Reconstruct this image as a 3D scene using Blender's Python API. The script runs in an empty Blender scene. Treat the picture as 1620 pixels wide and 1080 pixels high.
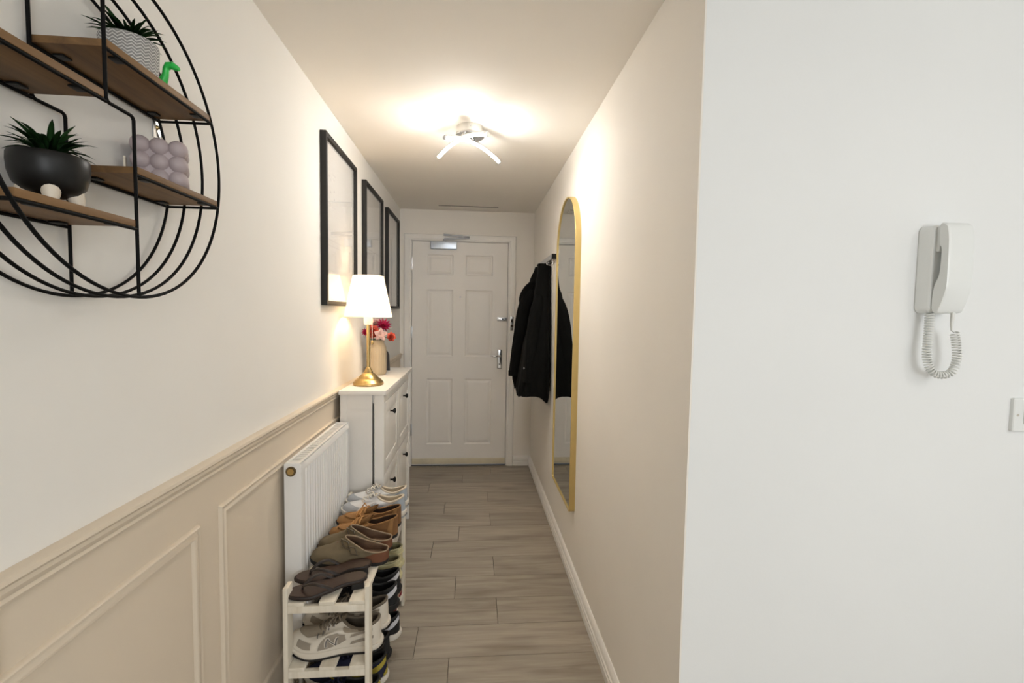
import bpy, bmesh, math, random
from mathutils import Vector, Matrix
from math import sin, cos, pi, sqrt, radians as rad
random.seed(7)
S = bpy.context.scene
C = S.collection

# ------------------------------------------------------------------ camera, world, lights, exposure
FPX, YAW, PITCH, ROLL, CAMH = 745.44, .0815, -.0598, .0164, 1.3807
XL, XR, ZC, D, YC = -.6464, .5263, 2.2689, 4.2074, 1.0981      # corridor walls, ceiling, far wall, corner
cam = bpy.data.cameras.new('camera'); co = bpy.data.objects.new('camera', cam); C.objects.link(co)
cam.sensor_width = 36; cam.lens = FPX/1620*36; cam.clip_start = .02
fw = Vector((sin(YAW)*cos(PITCH), cos(YAW)*cos(PITCH), sin(PITCH)))
rt = Vector((cos(YAW), -sin(YAW), 0)); up = rt.cross(fw)
r2 = cos(ROLL)*rt + sin(ROLL)*up; u2 = -sin(ROLL)*rt + cos(ROLL)*up
co.matrix_world = Matrix(((r2.x, u2.x, -fw.x, 0), (r2.y, u2.y, -fw.y, 0), (r2.z, u2.z, -fw.z, CAMH), (0, 0, 0, 1)))
S.camera = co
w = bpy.data.worlds.new('World'); S.world = w; w.use_nodes = True
w.node_tree.nodes['Background'].inputs[0].default_value = (.75, .86, 1, 1)
w.node_tree.nodes['Background'].inputs[1].default_value = .6
S.view_settings.view_transform = 'Standard'; S.view_settings.look = 'None'
S.view_settings.exposure = 0.95; S.view_settings.gamma = 1; S.view_settings.use_curve_mapping = False

def area(name, loc, rot, sx, sy, e, col):
    l = bpy.data.lights.new(name, 'AREA'); l.shape = 'RECTANGLE'; l.size = sx; l.size_y = sy; l.energy = e; l.color = col
    o = bpy.data.objects.new(name, l); C.objects.link(o); o.location = loc; o.rotation_euler = rot
# daylight entering by the window at the far end of the hall behind the camera
area('window_daylight', (1.15, -2.63, 1.5), (rad(90), 0, 0), 1.36, 1.16, 24, (.95, .98, 1))

LED_E, LED_COL = 96, (1, .962, .905)
HALL_E, HALL_COL = 70, (1, .99, .965)
TABLE_E, TABLE_COL = 2.3, (1, .70, .40)

# ------------------------------------------------------------------ helpers
MW = {}
def thing(name, label, cat, loc=(0, 0, 0), rz=0, group=None, kind=None):
    o = bpy.data.objects.new(name, None); C.objects.link(o); o.empty_display_size = .05
    o.location = loc; o.rotation_euler = (0, 0, rz)
    MW[o.name] = Matrix.Translation(loc) @ Matrix.Rotation(rz, 4, 'Z')
    return tag(o, label, cat, group, kind)
def tag(o, label, cat, group=None, kind=None):
    o['label'] = label
    if cat: o['category'] = cat
    if group: o['group'] = group
    if kind: o['kind'] = kind
    return o
def link(name, me, parent=None, M=None):
    o = bpy.data.objects.new(name, me); C.objects.link(o)
    MW[o.name] = Matrix()
    if parent:
        o.parent = parent; MW[o.name] = MW[parent.name].copy()
    if M is not None:
        o.matrix_local = M; MW[o.name] = MW[o.name] @ M
    return o
def finish(bm, name, m, parent=None, local=False, sharp=.6, label=None, recalc=True):
    """bmesh -> object; vertices are given in world space unless local"""
    if recalc: bmesh.ops.recalc_face_normals(bm, faces=bm.faces)
    if parent and not local: bm.transform(MW[parent.name].inverted())
    for f in bm.faces: f.smooth = True
    for e in bm.edges:
        if len(e.link_faces) == 2 and e.calc_face_angle(0) > sharp: e.smooth = False
    me = bpy.data.meshes.new(name); bm.to_mesh(me); bm.free()
    for mm in (m if isinstance(m, (list, tuple)) else [m]): me.materials.append(mm)
    o = link(name, me, parent)
    if label: o['label'] = label
    return o
def addbox(bm, x0, x1, y0, y1, z0, z1, bev=0, seg=2):
    b = bmesh.new()
    vs = [b.verts.new((x, y, z)) for x in (x0, x1) for y in (y0, y1) for z in (z0, z1)]
    for f in ((0, 1, 3, 2), (4, 6, 7, 5), (0, 4, 5, 1), (2, 3, 7, 6), (0, 2, 6, 4), (1, 5, 7, 3)): b.faces.new([vs[i] for i in f])
    if bev: bmesh.ops.bevel(b, geom=b.edges[:], offset=bev, segments=seg, affect='EDGES', profile=.6)
    merge(bm, b)
def merge(bm, b, M=None):
    if M is not None: b.transform(M)
    t = bpy.data.meshes.new('t'); b.to_mesh(t); b.free(); bm.from_mesh(t); bpy.data.meshes.remove(t)
def box(name, x0, x1, y0, y1, z0, z1, m, parent=None, bev=0, local=False, label=None):
    bm = bmesh.new(); addbox(bm, x0, x1, y0, y1, z0, z1, bev)
    return finish(bm, name, m, parent, local, label=label)
def boxes(name, L, m, parent=None, bev=0, local=False):
    bm = bmesh.new()
    for b in L: addbox(bm, *b, bev)
    return finish(bm, name, m, parent, local)
def addtube(bm, pts, r, seg=8, closed=False, cap=True, flat=1.0):
    pts = [Vector(p) for p in pts]; n = len(pts)
    rr = r if isinstance(r, (list, tuple)) else [r]*n
    T = []
    for i in range(n):
        a = pts[i-1] if (i > 0 or closed) else pts[i]
        b = pts[(i+1) % n] if (i < n-1 or closed) else pts[i]
        T.append((b-a).normalized())
    N = T[0].orthogonal().normalized(); rings = []
    for i in range(n):
        N = N - T[i]*N.dot(T[i])
        N = N.normalized() if N.length > 1e-8 else T[i].orthogonal().normalized()
        Bn = T[i].cross(N)
        rings.append([bm.verts.new(pts[i] + (N*cos(2*pi*k/seg) + Bn*sin(2*pi*k/seg)*flat)*rr[i]) for k in range(seg)])
    for i in range(n if closed else n-1):
        A, B = rings[i], rings[(i+1) % n]
        off = 0
        if closed and i == n-1:
            off = min(range(seg), key=lambda o: (A[0].co-B[o].co).length)
        for k in range(seg):
            bm.faces.new((A[k], A[(k+1) % seg], B[(k+1+off) % seg], B[(k+off) % seg]))
    if cap and not closed:
        bm.faces.new(rings[0][::-1]); bm.faces.new(rings[-1])
def tube(name, pts, r, m, parent=None, seg=8, closed=False, local=False, label=None, flat=1.0):
    bm = bmesh.new(); addtube(bm, pts, r, seg, closed, flat=flat)
    return finish(bm, name, m, parent, local, label=label, sharp=1.0)
def addlathe(bm, prof, c=(0, 0, 0), seg=32, flute=None):
    rings = []
    for r, z in prof:
        if r < 1e-6: rings.append([bm.verts.new((c[0], c[1], c[2]+z))])
        else:
            rg = []
            for k in range(seg):
                a = 2*pi*k/seg; q = r*(flute(a, z) if flute else 1)
                rg.append(bm.verts.new((c[0]+q*cos(a), c[1]+q*sin(a), c[2]+z)))
            rings.append(rg)
    for A, B in zip(rings, rings[1:]):
        if len(A) == 1 and len(B) == 1: continue
        for k in range(seg):
            k2 = (k+1) % seg
            if len(A) == 1: bm.faces.new((A[0], B[k], B[k2]))
            elif len(B) == 1: bm.faces.new((A[k], A[k2], B[0]))
            else: bm.faces.new((A[k], A[k2], B[k2], B[k]))
def lathe(name, prof, c, m, parent=None, seg=32, local=False, sharp=.6, flute=None, label=None):
    bm = bmesh.new(); addlathe(bm, prof, c, seg, flute)
    return finish(bm, name, m, parent, local, sharp, label=label)
def extr(name, prof, axis, a, b, m, parent=None, local=False, sharp=.5):
    """closed 2D profile swept straight from a to b; axis y: (x,z) profile; axis x: (y,z); axis z: (x,y)"""
    bm = bmesh.new()
    f = {'y': lambda p, t: (p[0], t, p[1]), 'x': lambda p, t: (t, p[0], p[1]), 'z': lambda p, t: (p[0], p[1], t)}[axis]
    A = [bm.verts.new(f(p, a)) for p in prof]; B = [bm.verts.new(f(p, b)) for p in prof]; n = len(prof)
    for i in range(n): bm.faces.new((A[i], A[(i+1) % n], B[(i+1) % n], B[i]))
    bm.faces.new(A[::-1]); bm.faces.new(B)
    return finish(bm, name, m, parent, local, sharp)
def lerpt(tab, t):
    if t <= tab[0][0]: return tab[0][1]
    for (a, u), (b, v) in zip(tab, tab[1:]):
        if t <= b:
            s = (t-a)/(b-a); s = s*s*(3-2*s); return u+(v-u)*s
    return tab[-1][1]
def sphere_bm(bm, c, r, sx=1, sy=1, sz=1, u=16, v=10):
    b = bmesh.new(); bmesh.ops.create_uvsphere(b, u_segments=u, v_segments=v, radius=r)
    merge(bm, b, Matrix.Translation(c) @ Matrix.Diagonal((sx, sy, sz, 1)))

# ------------------------------------------------------------------ materials
def newmat(name):
    m = bpy.data.materials.new(name); m.use_nodes = True
    nt = m.node_tree; return m, nt, nt.nodes['Principled BSDF'], nt.nodes['Material Output']
def srgb(r, g, b):
    f = lambda c: (c/255/12.92) if c/255 <= .04045 else ((c/255+.055)/1.055)**2.4
    return (f(r), f(g), f(b), 1)
def mat(name, col, rough=.6, metal=0, var=0, scale=8, bump=0, bscale=60, spec=.5, sheen=0, stretch=None, trans=0):
    """procedural paint / fabric / metal: noise-varied colour and fine relief"""
    m, nt, p, out = newmat(name); N = nt.nodes.new; L = nt.links.new
    p.inputs['Base Color'].default_value = col; p.inputs['Roughness'].default_value = rough; p.inputs['Metallic'].default_value = metal
    p.inputs['Specular IOR Level'].default_value = spec
    if sheen: p.inputs['Sheen Weight'].default_value = sheen
    tc = N('ShaderNodeTexCoord'); src = tc.outputs['Object']
    if stretch:
        mp = N('ShaderNodeMapping'); mp.inputs['Scale'].default_value = stretch; L(src, mp.inputs[0]); src = mp.outputs[0]
    nz = N('ShaderNodeTexNoise'); nz.inputs['Scale'].default_value = scale; nz.inputs['Detail'].default_value = 5; L(src, nz.inputs['Vector'])
    cr = N('ShaderNodeValToRGB'); v = max(var, .012)
    cr.color_ramp.elements[0].position = .3; cr.color_ramp.elements[1].position = .7
    cr.color_ramp.elements[0].color = [c*(1-v) for c in col[:3]]+[1]; cr.color_ramp.elements[1].color = [min(1, c*(1+v)) for c in col[:3]]+[1]
    L(nz.outputs['Fac'], cr.inputs[0]); L(cr.outputs[0], p.inputs['Base Color'])
    if bump:
        n2 = N('ShaderNodeTexNoise'); n2.inputs['Scale'].default_value = bscale; n2.inputs['Detail'].default_value = 3; L(src, n2.inputs['Vector'])
        b = N('ShaderNodeBump'); b.inputs['Strength'].default_value = bump; b.inputs['Distance'].default_value = .002
        L(n2.outputs['Fac'], b.inputs['Height']); L(b.outputs[0], p.inputs['Normal'])
    return m
def wood(name, c0, c1, axis, scale=1, rough=.5, knots=False):
    m, nt, p, out = newmat(name); N = nt.nodes.new; L = nt.links.new
    tc = N('ShaderNodeTexCoord'); oi = N('ShaderNodeObjectInfo'); mp = N('ShaderNodeMapping')
    sc = [14*scale]*3; sc['xyz'.index(axis)] = 1.1*scale; mp.inputs['Scale'].default_value = sc
    ad = N('ShaderNodeVectorMath'); ad.operation = 'MULTIPLY_ADD'
    L(oi.outputs['Random'], ad.inputs[0]); ad.inputs[1].default_value = (37, 53, 71); L(tc.outputs['Object'], ad.inputs[2])
    L(ad.outputs[0], mp.inputs[0])
    nz = N('ShaderNodeTexNoise'); nz.inputs['Scale'].default_value = 1; nz.inputs['Detail'].default_value = 7; nz.inputs['Roughness'].default_value = .6; nz.inputs['Distortion'].default_value = .6
    L(mp.outputs[0], nz.inputs['Vector'])
    cr = N('ShaderNodeValToRGB'); e = cr.color_ramp.elements
    e[0].position = .3; e[0].color = c0; e[1].position = .66; e[1].color = c1
    L(nz.outputs['Fac'], cr.inputs[0])
    last = cr.outputs[0]
    if knots:
        mp2 = N('ShaderNodeMapping'); s2 = [11]*3; s2['xyz'.index(axis)] = 2.4; mp2.inputs['Scale'].default_value = s2; L(ad.outputs[0], mp2.inputs[0])
        n3 = N('ShaderNodeTexNoise'); n3.inputs['Scale'].default_value = 1; n3.inputs['Detail'].default_value = 2; L(mp2.outputs[0], n3.inputs['Vector'])
        c3 = N('ShaderNodeValToRGB'); c3.color_ramp.elements[0].position = .28; c3.color_ramp.elements[0].color = (.72, .70, .68, 1)
        c3.color_ramp.elements[1].position = .45; c3.color_ramp.elements[1].color = (1, 1, 1, 1); L(n3.outputs['Fac'], c3.inputs[0])
        mx = N('ShaderNodeMix'); mx.data_type = 'RGBA'; mx.blend_type = 'MULTIPLY'; mx.inputs[0].default_value = 1
        L(last, mx.inputs[6]); L(c3.outputs[0], mx.inputs[7]); last = mx.outputs[2]
        # board to board tone
        mr = N('ShaderNodeMapRange'); mr.inputs[3].default_value = .9; mr.inputs[4].default_value = 1.08; L(oi.outputs['Random'], mr.inputs[0])
        hs = N('ShaderNodeHueSaturation'); L(mr.outputs[0], hs.inputs['Value']); L(last, hs.inputs['Color']); last = hs.outputs[0]
    L(last, p.inputs['Base Color']); p.inputs['Roughness'].default_value = rough
    b = N('ShaderNodeBump'); b.inputs['Strength'].default_value = .12; b.inputs['Distance'].default_value = .002; L(nz.outputs['Fac'], b.inputs['Height']); L(b.outputs[0], p.inputs['Normal'])
    return m
def emit(name, col, e):
    m, nt, p, out = newmat(name); p.inputs['Base Color'].default_value = (.9, .9, .9, 1)
    p.inputs['Emission Color'].default_value = (*col[:3], 1); p.inputs['Emission Strength'].default_value = e
    nz = nt.nodes.new('ShaderNodeTexNoise'); nz.inputs['Scale'].default_value = 30
    mr = nt.nodes.new('ShaderNodeMapRange'); mr.inputs[3].default_value = .3; mr.inputs[4].default_value = .4
    nt.links.new(nz.outputs[0], mr.inputs[0]); nt.links.new(mr.outputs[0], p.inputs['Roughness']); return m

M = {}
M['cream'] = mat('cream_wall_paint', srgb(241, 236, 228), .75, var=.02, scale=2.2, bump=.06, bscale=140)
M['leftwall'] = mat('warm_white_wall_paint', srgb(240, 237, 231), .75, var=.02, scale=2, bump=.06, bscale=140)
M['white_wall'] = mat('cool_white_wall_paint', srgb(234, 235, 234), .7, var=.015, scale=2, bump=.06, bscale=140)
M['ceil'] = mat('ceiling_paint', srgb(243, 238, 230), .85, var=.015, scale=2)
M['beige'] = mat('beige_wainscot_paint', srgb(222, 208, 188), .5, var=.02, scale=3, bump=.04, bscale=90)
M['white_gloss'] = mat('white_gloss_paint', srgb(241, 238, 233), .35, var=.015, scale=5)
M['door_white'] = mat('white_door_paint', srgb(240, 236, 230), .42, var=.02, scale=4, bump=.05, bscale=70)
M['draught'] = mat('yellowed_strip', srgb(222, 212, 186), .5, var=.06, scale=14)
M['cab'] = mat('white_cabinet_lacquer', srgb(236, 232, 226), .38, var=.01, scale=5)
M['rad'] = mat('radiator_enamel', srgb(238, 237, 235), .32, var=.01, scale=5)
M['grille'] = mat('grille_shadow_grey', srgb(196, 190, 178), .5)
M['chrome'] = mat('chrome', (.82, .83, .86, 1), .12, 1)
M['steel'] = mat('satin_steel', (.62, .63, .65, 1), .3, 1, var=.05, scale=30)
M['brass'] = mat('brushed_brass', srgb(190, 164, 112), .32, 1, var=.05, scale=30, bump=.05)
M['gold'] = mat('gold_frame', srgb(216, 192, 130), .42, .65, var=.03, scale=20)
M['dark_gap'] = mat('dark_gap', srgb(45, 40, 34), .8)
M['black'] = mat('black_satin', srgb(15, 15, 15), .5, var=.08, scale=20, spec=.3)
M['blackwire'] = mat('black_wire_coating', srgb(11, 11, 11), .6, var=.05, scale=40, spec=.12)
M['framewood'] = wood('black_stained_wood', srgb(15, 14, 13), srgb(26, 24, 21), 'z', 2, .6)
M['paper'] = mat('poster_paper', srgb(232, 229, 225), .8, var=.01)
M['ink'] = mat('pale_grey_ink', srgb(218, 214, 212), .8, var=.03)
M['ink2'] = mat('mid_grey_ink', srgb(198, 194, 194), .8, var=.03)
M['floor_gap'] = mat('floor_joint_dark', srgb(70, 62, 50), .8)
M['oak'] = wood('grey_oak_laminate', srgb(148, 138, 124), srgb(176, 166, 151), 'x', 2.2, .42, knots=True)
M['shelf'] = wood('brown_shelf_wood', srgb(92, 65, 36), srgb(136, 101, 60), 'y', 1.6, .6)
M['rack'] = wood('whitewashed_pine', srgb(216, 206, 187), srgb(238, 231, 216), 'z', 1.6, .65)
M['rackh'] = wood('whitewashed_pine_board', srgb(216, 206, 187), srgb(238, 231, 216), 'y', 1.6, .65)
M['plastic'] = mat('white_plastic', srgb(232, 234, 232), .28, var=.01)
M['plastic2'] = mat('ivory_plastic', srgb(226, 227, 223), .4, var=.01)
M['led'] = emit('led_bar_light', LED_COL, LED_E)
M['led2'] = emit('hall_led_light', HALL_COL, HALL_E)
M['coat'] = mat('black_wool', srgb(8, 8, 7), .95, var=.2, scale=14, bump=.4, bscale=260, spec=.2)
M['coat2'] = mat('charcoal_waxed_cotton', srgb(10, 10, 9), .95, var=.2, scale=12, bump=.3, bscale=200, spec=.2)
M['leaf'] = mat('dark_succulent_leaf', srgb(42, 80, 38), .5, var=.25, scale=20)
M['leaf2'] = mat('bouquet_leaf', srgb(48, 92, 44), .5, var=.2, scale=20)
M['soil'] = mat('dark_soil', srgb(40, 32, 26), .95, var=.3, scale=60, bump=.8, bscale=90)
M['wax'] = mat('lilac_grey_wax', srgb(180, 166, 168), .55, var=.03, scale=10)
M['wick'] = mat('cotton_wick', srgb(224, 214, 196), .9)
M['dino'] = mat('green_toy_plastic', srgb(52, 196, 84), .3, var=.08, scale=30)
M['pot_leg'] = mat('pale_ceramic', srgb(226, 214, 196), .5, var=.03)
M['vase'] = mat('sand_glazed_ceramic', srgb(170, 156, 132), .45, var=.05, scale=12)
M['magenta'] = mat('magenta_petal', srgb(192, 30, 88), .6, var=.2, scale=30)
M['coral'] = mat('coral_petal', srgb(243, 122, 100), .6, var=.15, scale=30)
M['blush'] = mat('blush_petal', srgb(246, 214, 208), .6, var=.06, scale=30)

def glassmat():
    m, nt, p, out = newmat('picture_glass'); N = nt.nodes.new; L = nt.links.new
    fr = N('ShaderNodeFresnel')
    ge = N('ShaderNodeNewGeometry'); ir = N('ShaderNodeMapRange'); ir.inputs[3].default_value = 1.5; ir.inputs[4].default_value = 1/1.5
    L(ge.outputs['Backfacing'], ir.inputs[0]); L(ir.outputs[0], fr.inputs[0])
    tr = N('ShaderNodeBsdfTransparent'); gl = N('ShaderNodeBsdfGlossy'); gl.inputs['Roughness'].default_value = .01
    mx = N('ShaderNodeMixShader'); L(fr.outputs[0], mx.inputs[0]); L(tr.outputs[0], mx.inputs[1]); L(gl.outputs[0], mx.inputs[2]); L(mx.outputs[0], out.inputs[0]); return m
M['glass'] = glassmat()
def mirrormat():
    m, nt, p, out = newmat('mirror_silver'); p.inputs['Metallic'].default_value = 1; p.inputs['Roughness'].default_value = .0
    p.inputs['Base Color'].default_value = (.80, .83, .83, 1)
    nz = nt.nodes.new('ShaderNodeTexNoise'); nz.inputs['Scale'].default_value = 3
    mr = nt.nodes.new('ShaderNodeMapRange'); mr.inputs[3].default_value = .004; mr.inputs[4].default_value = .012
    nt.links.new(nz.outputs[0], mr.inputs[0]); nt.links.new(mr.outputs[0], p.inputs['Roughness']); return m
M['mirror'] = mirrormat()
def shademat():
    m, nt, p, out = newmat('white_lampshade_fabric'); N = nt.nodes.new; L = nt.links.new
    tc = N('ShaderNodeTexCoord'); nz = N('ShaderNodeTexNoise'); nz.inputs['Scale'].default_value = 120; L(tc.outputs['Object'], nz.inputs['Vector'])
    cr = N('ShaderNodeValToRGB'); cr.color_ramp.elements[0].color = (.86, .84, .80, 1); cr.color_ramp.elements[1].color = (.94, .92, .88, 1); L(nz.outputs[0], cr.inputs[0])
    d = N('ShaderNodeBsdfDiffuse'); t = N('ShaderNodeBsdfTranslucent'); L(cr.outputs[0], d.inputs[0]); L(cr.outputs[0], t.inputs[0])
    mx = N('ShaderNodeMixShader'); mx.inputs[0].default_value = .55; L(d.outputs[0], mx.inputs[1]); L(t.outputs[0], mx.inputs[2]); L(mx.outputs[0], out.inputs[0]); return m
M['shade'] = shademat()
def chevmat():
    """grey pot with pale zig-zag relief lines"""
    m, nt, p, out = newmat('chevron_grey_ceramic'); N = nt.nodes.new; L = nt.links.new
    tc = N('ShaderNodeTexCoord'); sp = N('ShaderNodeSeparateXYZ'); L(tc.outputs['Object'], sp.inputs[0])
    at = N('ShaderNodeMath'); at.operation = 'ARCTAN2'; L(sp.outputs[1], at.inputs[0]); L(sp.outputs[0], at.inputs[1])
    pp = N('ShaderNodeMath'); pp.operation = 'PINGPONG'; pp.inputs[1].default_value = .15; L(at.outputs[0], pp.inputs[0])
    ma = N('ShaderNodeMath'); ma.operation = 'MULTIPLY_ADD'; ma.inputs[1].default_value = .028; L(pp.outputs[0], ma.inputs[0]); L(sp.outputs[2], ma.inputs[2])
    p2 = N('ShaderNodeMath'); p2.operation = 'PINGPONG'; p2.inputs[1].default_value = .0026; L(ma.outputs[0], p2.inputs[0])
    cr = N('ShaderNodeValToRGB'); cr.color_ramp.elements[0].position = .0018*1; cr.color_ramp.elements[0].color = srgb(140, 138, 136)
    mr = N('ShaderNodeMapRange'); mr.inputs[1].default_value = .0013; mr.inputs[2].default_value = .0020; L(p2.outputs[0], mr.inputs[0])
    cr.color_ramp.elements[1].position = 1; cr.color_ramp.elements[1].color = srgb(214, 212, 208); L(mr.outputs[0], cr.inputs[0]); L(cr.outputs[0], p.inputs['Base Color'])
    b = N('ShaderNodeBump'); b.inputs['Strength'].default_value = .5; b.inputs['Distance'].default_value = .002; L(mr.outputs[0], b.inputs['Height']); L(b.outputs[0], p.inputs['Normal'])
    p.inputs['Roughness'].default_value = .6; return m
M['chev'] = chevmat()

# ------------------------------------------------------------------ the setting
HX, HY = 2.7, -2.6            # hall behind the camera
fl = box('floor', XL-.1, HX+.1, HY-.1, D+.1, -.06, -.010, M['floor_gap']); tag(fl, 'grey oak laminate floor of crosswise planks', 'floor', kind='structure')
jx = [-.084, -.227, .123, -.078, .123, -.227, -.079, .124, -.191, .119, -.336, -.08, .163, -.297]
ROW0, ROW = 1.627, .1944      # first row that shows whole, plank width
gap = .0011; PL = 1.285
for k in range(-22, 14):
    y0 = ROW0+k*ROW; y1 = min(y0+ROW, D-.001)
    if y1 < HY or y1-y0 < .01: continue
    xe = XR if y0 >= YC-.05 else HX
    j = jx[k] if 0 <= k < 14 else -.25+.43*(k % 3)-.1
    cuts = [XL]+sorted(x for x in [j-PL, j, j+PL, j+2*PL] if XL+.03 < x < xe-.03)+[xe]
    for a, b in zip(cuts, cuts[1:]):
        bm = bmesh.new(); addbox(bm, a+gap, b-gap, max(y0, HY)+gap, y1-gap, -.010, 0, .0007, 1)
        finish(bm, 'plank', M['oak'], fl)
ce = box('ceiling', XL-.1, HX+.1, HY-.1, D+.1, ZC, ZC+.08, M['ceil']); tag(ce, 'plain warm white ceiling over the corridor', 'ceiling', kind='structure')
wl = box('wall_left', XL-.1, XL, HY-.1, D+.1, 0, ZC, M['leftwall']); tag(wl, 'long warm white left wall above the beige panelling', 'wall', kind='structure')
bm = bmesh.new(); addbox(bm, XR, XR+.004, YC, D, 0, ZC); addbox(bm, XR+.004, XR+.12, YC+.004, D, 0, ZC)
wr = finish(bm, 'wall_right', M['cream']); tag(wr, 'cream right corridor wall with the arched mirror', 'wall', kind='structure')
wi = box('wall_intercom', XR+.0042, HX+.1, YC, YC+.0038, 0, ZC, M['white_wall']); tag(wi, 'cool white wall facing the camera with the intercom', 'wall', kind='structure')
bm = bmesh.new(); addbox(bm, XL, -.556, D, D+.1, 0, ZC); addbox(bm, .311, XR, D, D+.1, 0, ZC); addbox(bm, -.556, .311, D, D+.1, 2.015, ZC)
wb = finish(bm, 'wall_back', M['cream']); tag(wb, 'short cream end wall around the front door', 'wall', kind='structure')
o = box('wall_hall_side', HX, HX+.1, HY-.1, YC, 0, ZC, M['white_wall']); tag(o, 'white side wall of the hall behind the camera', 'wall', kind='structure')
WX0, WX1, WZ0, WZ1 = .45, 1.85, .9, 2.1
bm = bmesh.new()
for b in ((XL, WX0, 0, ZC), (WX1, HX, 0, ZC), (WX0, WX1, 0, WZ0), (WX0, WX1, WZ1, ZC)): addbox(bm, b[0], b[1], HY-.1, HY, b[2], b[3])
o = finish(bm, 'wall_rear', M['white_wall']); tag(o, 'white rear wall with a window behind the camera', 'wall', kind='structure')
t = thing('window_1', 'white framed window in the rear hall wall', 'window', ((WX0+WX1)/2, HY-.05, WZ0), kind='structure')
boxes('window_frame', [(WX0, WX0+.05, HY-.08, HY-.02, WZ0, WZ1), (WX1-.05, WX1, HY-.08, HY-.02, WZ0, WZ1), (WX0+.05, WX1-.05, HY-.08, HY-.02, WZ0, WZ0+.05),
      (WX0+.05, WX1-.05, HY-.08, HY-.02, WZ1-.05, WZ1), (1.13, 1.17, HY-.08, HY-.02, WZ0+.05, WZ1-.05)], M['white_gloss'], t)

# panelling on the left wall
box('wainscot', XL, XL+.004, HY, D, 0, .985, M['beige'], wl)
def sw(prof, name, axis, a, b, m, parent): return extr(name, prof, axis, a, b, m, parent)
x = XL
dado = [(x+.004, .968), (x+.010, .968), (x+.013, .974), (x+.010, .979), (x+.014, .983), (x+.017, .990), (x+.014, .996), (x+.020, .999), (x+.024, 1.004), (x+.022, 1.010), (x+.015, 1.013), (x, 1.013), (x, .985), (x+.004, .985)]
dr = extr('trim_1', dado, 'y', .50, D, M['beige']); tag(dr, 'beige ridged dado rail along the left wall', 'dado rail', kind='structure')
def moulding(y0, y1, z0, z1):
    """picture-frame panel moulding, mitred; width .027, rounded ridge"""
    prof = [(0, 0), (.001, .006), (.004, .009), (.008, .008), (.010, .0055), (.013, .0055), (.017, .010), (.022, .010), (.026, .006), (.027, 0)]
    bm = bmesh.new(); loops = []
    for d, h in prof:
        loops.append([bm.verts.new((XL+.004+h, yy, zz)) for yy, zz in ((y0+d, z0+d), (y1-d, z0+d), (y1-d, z1-d), (y0+d, z1-d))])
    for A, B in zip(loops, loops[1:]):
        for k in range(4): bm.faces.new((A[k], A[(k+1) % 4], B[(k+1) % 4], B[k]))
    finish(bm, 'panel_moulding', M['beige'], wl, sharp=.9)
moulding(.10, 1.136, .19, .872); moulding(1.225, 2.70, .19, .879); moulding(2.79, 4.12, .19, .885)
o = boxes('trim_2', [(XL+.004, XL+.016, .57, .657, 0, .967)], M['white_gloss'], bev=.002); tag(o, 'white end strip of the panelling at the left edge', 'trim', kind='structure')
def skirt(x, s, h=.09):   # profile off a wall at x, s = direction into the room
    return [(x, 0), (x+s*.018, 0), (x+s*.018, h*.36), (x+s*.012, h*.40), (x+s*.012, h*.46), (x+s*.018, h*.50), (x+s*.018, h*.60), (x+s*.0115, h*.64), (x+s*.0115, h*.70), (x+s*.016, h*.74), (x+s*.014, h*.86), (x+s*.009, h*.95), (x+s*.004, h), (x, h)]
o = extr('baseboard_right', skirt(XR, -1), 'y', YC, D, M['white_gloss']); tag(o, 'white ridged skirting along the right corridor wall', 'skirting', kind='structure')
o = extr('baseboard_left', skirt(XL+.004, 1), 'y', .70, D, M['beige']); tag(o, 'beige skirting along the left wall', 'skirting', kind='structure')
o = extr('baseboard_back', skirt(D, -1), 'x', .369, XR-.018, M['white_gloss']); tag(o, 'short white skirting right of the front door', 'skirting', kind='structure')
o = extr('baseboard_intercom', skirt(YC, -1), 'x', XR, HX, M['white_gloss']); tag(o, 'white skirting below the intercom wall', 'skirting', kind='structure')
o = boxes('trim_3', [(-.309, .198, 4.03, 4.16, ZC-.006, ZC)], M['ceil'], bev=.002); boxes('panel_gap', [(-.305, .194, 4.0265, 4.0305, ZC-.004, ZC)], M['dark_gap'], o); tag(o, 'thin flush panel in the ceiling above the front door', 'ceiling panel', kind='structure')

# front door
t = thing('door_1', 'white six panel front door with chrome handle', 'door', (-.123, D, 0), kind='structure')
DX0, DX1, DZ0, DZ1 = -.541, .296, .012, 1.995
yf = D-.004
px = [(-.412, -.184), (-.076, .164)]; pz = [(.197, .79), (.988, 1.577), (1.705, 1.883)]
L = []
for a, b in ((DX0, px[0][0]), (px[0][1], px[1][0]), (px[1][1], DX1)): L.append((a, b, yf, yf+.04, DZ0, DZ1))
for a, b in ((DZ0, pz[0][0]), (pz[0][1], pz[1][0]), (pz[1][1], pz[2][0]), (pz[2][1], DZ1)):
    for c, d in px: L.append((c, d, yf, yf+.04, a, b))
leaf = boxes('leaf', L, M['door_white'], t)
for a, b in px:
    for c, d in pz:
        bm = bmesh.new(); loops = []
        for ins, dep in ((0, 0), (.004, .004), (.010, .0075), (.018, .008), (.022, .0065), (.038, .002), (.042, .0015)):
            loops.append([bm.verts.new((xx, yf+dep, zz)) for xx, zz in ((a+ins, c+ins), (b-ins, c+ins), (b-ins, d-ins), (a+ins, d-ins))])
        for A, B in zip(loops, loops[1:]):
            for k in range(4): bm.faces.new((A[k], A[(k+1) % 4], B[(k+1) % 4], B[k]))
        bm.faces.new(loops[-1]); finish(bm, 'panel', M['door_white'], t, sharp=.25)
box('draught_strip', DX0+.004, DX1-.003, yf-.014, yf, .022, .072, M['draught'], t, .003)
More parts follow.
